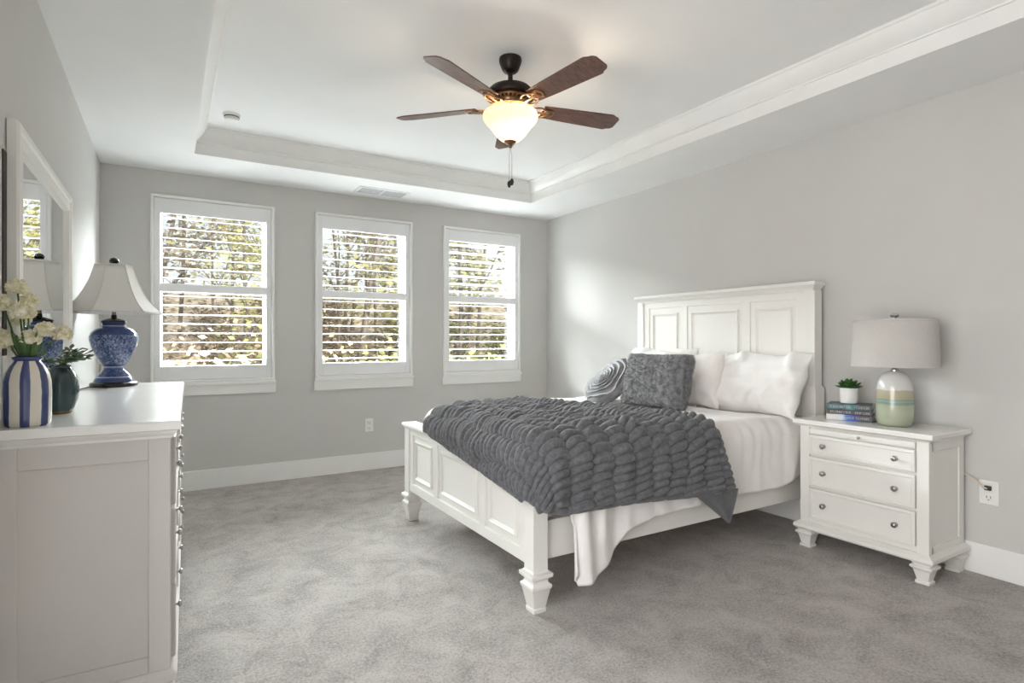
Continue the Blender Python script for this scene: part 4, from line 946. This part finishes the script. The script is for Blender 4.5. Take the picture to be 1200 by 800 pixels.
# striped vase with cream flowers
VX_, VY_ = -.368, 2.250
sv = thing('striped_vase', 'blue and cream striped ceramic vase near the front end of the dresser', 'vase', (VX_, VY_, DZ))
def stripes():
    m = bpy.data.materials.new('striped_glaze'); m.use_nodes = True; t, bs = nodes_of(m); bs.inputs['Roughness'].default_value = .14; bs.inputs['Coat Weight'].default_value = .4
    co = t.nodes.new('ShaderNodeTexCoord'); s = t.nodes.new('ShaderNodeSeparateXYZ'); t.links.new(co.outputs['Object'], s.inputs[0])
    a = t.nodes.new('ShaderNodeMath'); a.operation = 'ARCTAN2'; t.links.new(s.outputs['Y'], a.inputs[0]); t.links.new(s.outputs['X'], a.inputs[1])
    n = t.nodes.new('ShaderNodeTexNoise'); n.inputs['Scale'].default_value = 14; t.links.new(co.outputs['Object'], n.inputs['Vector'])
    w = t.nodes.new('ShaderNodeMath'); w.operation = 'MULTIPLY_ADD'; w.inputs[1].default_value = .14; t.links.new(n.outputs['Fac'], w.inputs[0]); t.links.new(a.outputs[0], w.inputs[2])
    m1 = t.nodes.new('ShaderNodeMath'); m1.operation = 'MULTIPLY_ADD'; m1.inputs[1].default_value = 7.0; m1.inputs[2].default_value = -0.9; t.links.new(w.outputs[0], m1.inputs[0])
    sn = t.nodes.new('ShaderNodeMath'); sn.operation = 'SINE'; t.links.new(m1.outputs[0], sn.inputs[0])
    rim = t.nodes.new('ShaderNodeMath'); rim.operation = 'GREATER_THAN'; rim.inputs[1].default_value = .196; t.links.new(s.outputs['Z'], rim.inputs[0])
    mx_ = t.nodes.new('ShaderNodeMath'); mx_.operation = 'MAXIMUM'; t.links.new(sn.outputs[0], mx_.inputs[0]); t.links.new(rim.outputs[0], mx_.inputs[1])
    r = t.nodes.new('ShaderNodeValToRGB'); e = r.color_ramp.elements
    e[0].position = .04; e[0].color = (.66, .62, .54, 1); e[1].position = .14; e[1].color = (.055, .078, .20, 1); k = e.new(.75); k.color = (.028, .044, .155, 1)
    t.links.new(mx_.outputs[0], r.inputs[0]); t.links.new(r.outputs[0], bs.inputs['Base Color']); return m
M_stripe = stripes(); c = (VX_, VY_, DZ)
b = MB(); b.lathe([(0.0528, 0), (0.0576, .006), (0.0588, .03), (0.0592, .10), (0.0580, .135), (0.0528, .160), (0.0432, .180), (0.0344, .192), (0.0320, .197), (0.0368, .202), (0.0376, .208), (0.0336, .210), (0.0288, .205), (0.0288, .18)], 56, c); b.build('body', M_stripe, sv)
cr_, cf_ = Vector((cos(radians(31)), -sin(radians(31)), 0)), Vector((sin(radians(31)), cos(radians(31)), 0))
SC = .00262    # metres per photo pixel at the vase
heads = [(17, 337, 10, 0.0), (21, 352, 9, .03), (7, 357, 11, -.02), (34, 366, 11.5, -.03), (8, 374, 10, .04), (13, 399, 13, -.05), (50, 387, 10, .0), (61, 391, 9.5, .03), (39, 396, 10, -.02), (0, 402, 9, .02)]
bq = thing('cream_flower_bunch', 'bunch of cream ball-shaped flowers standing in the striped vase', 'flowers', (VX_, VY_, DZ + .20))
r = random.Random(12)
for (px, py, pr, dep) in heads:
    hc = Vector((VX_, VY_, DZ)) + cr_ * (px - 29) * SC + cf_ * dep; hc.z = DZ + (497 - py) * SC; R = pr * SC * .95
    fl = MB()
    fl.grid(26, 16, lambda u, v: hc + Vector((cos(u * 2 * pi) * sin(v * pi), sin(u * 2 * pi) * sin(v * pi), .82 * cos(v * pi))) * R * .90)
    for k in range(150):    # petals standing off the ball
        z = r.uniform(-.7, 1); a = r.uniform(0, 2 * pi); n = Vector((sqrt(1 - z * z) * cos(a), sqrt(1 - z * z) * sin(a), z * .85)).normalized()
        s_ = n.orthogonal().normalized(); s_ = Matrix.Rotation(r.uniform(0, 6.28), 3, n) @ s_; w = n.cross(s_); p = hc + n * R * .86; q = R * .30
        fl.add([p - s_ * q * .5, p - s_ * q * .55 + (n + w * .4) * q * .75, p + (n * 1.1 + w * .3) * q, p + s_ * q * .55 + (n + w * .4) * q * .75, p + s_ * q * .5], [(0, 1, 2, 3, 4)])
    fh = fl.build('flower_head', M_petal, bq, smooth=60)
    base_ = Vector((VX_ + r.uniform(-.018, .018), VY_ + r.uniform(-.018, .018), DZ + .14)); rim_ = Vector((VX_, VY_, DZ + .205)) + (hc - Vector((VX_, VY_, hc.z))) * .30
    b = MB(); b.tube([base_, rim_, rim_.lerp(hc, .5) + Vector((0, 0, .01)), hc], .0026, 6); b.build('stem', M_stem, fh)
b = MB()
for k in range(34):
    a = r.uniform(0, 2 * pi); rad = r.uniform(.006, .024); p = Vector((VX_ + rad * cos(a), VY_ + rad * sin(a), DZ + .20))
    sleaf(b, p, (cos(a) * .55, sin(a) * .55, 1), r.uniform(.035, .085), .0055, .2)
b.build('leaves', M_stem, bq, smooth=70)

# round teal vase with trailing greenery
GX, GY = -.330, 2.560
gv = thing('teal_vase', 'round dark teal glazed vase beside the striped vase on the dresser', 'vase', (GX, GY, DZ)); c = (GX, GY, DZ)
b = MB(); b.lathe([(0.0292, 0), (0.0344, .004), (0.0361, .010), (0.0447, .022), (0.0533, .048), (0.0572, .080), (0.0550, .110), (0.0473, .138), (0.0361, .155), (0.0310, .162), (0.0327, .170), (0.0292, .171), (0.0258, .160)], 56, c); b.build('body', M_teal, gv)
b = MB(); b.lathe([(0.0305, 0), (0.0357, .004), (0.0359, .009)], 40, (GX, GY, DZ - .0002), False, False); b.build('foot_ring', M_copper, gv)
gp = thing('greenery_sprigs', 'muted green leafy sprigs spilling from the round teal vase', 'greenery', (GX, GY, DZ + .165))
b = MB(); sb = MB(); r = random.Random(21)
for k in range(20):
    a = r.uniform(0, 2 * pi); ln = r.uniform(.04, .085); e = Vector((cos(a), sin(a), r.uniform(.15, .75))).normalized()
    if GX + e.x * ln < -.40: e.x = abs(e.x) * .4
    p0 = Vector((GX, GY, DZ + .15)); p1 = Vector((GX + .022 * cos(a), GY + .022 * sin(a), DZ + .180)); p2 = p1 + e * ln
    sb.tube([p0, p1, p2], .0016, 5)
    for q in range(7):
        t_ = q / 6; a2 = r.uniform(0, 6.28); sleaf(b, p1.lerp(p2, t_), (cos(a2) + e.x * .6, sin(a2) + e.y * .6, r.uniform(-.1, .5)), r.uniform(.018, .030), .0075, .1)
sb.build('stems', M_stem, gp); b.build('leaves', M_grn, gp, smooth=70)
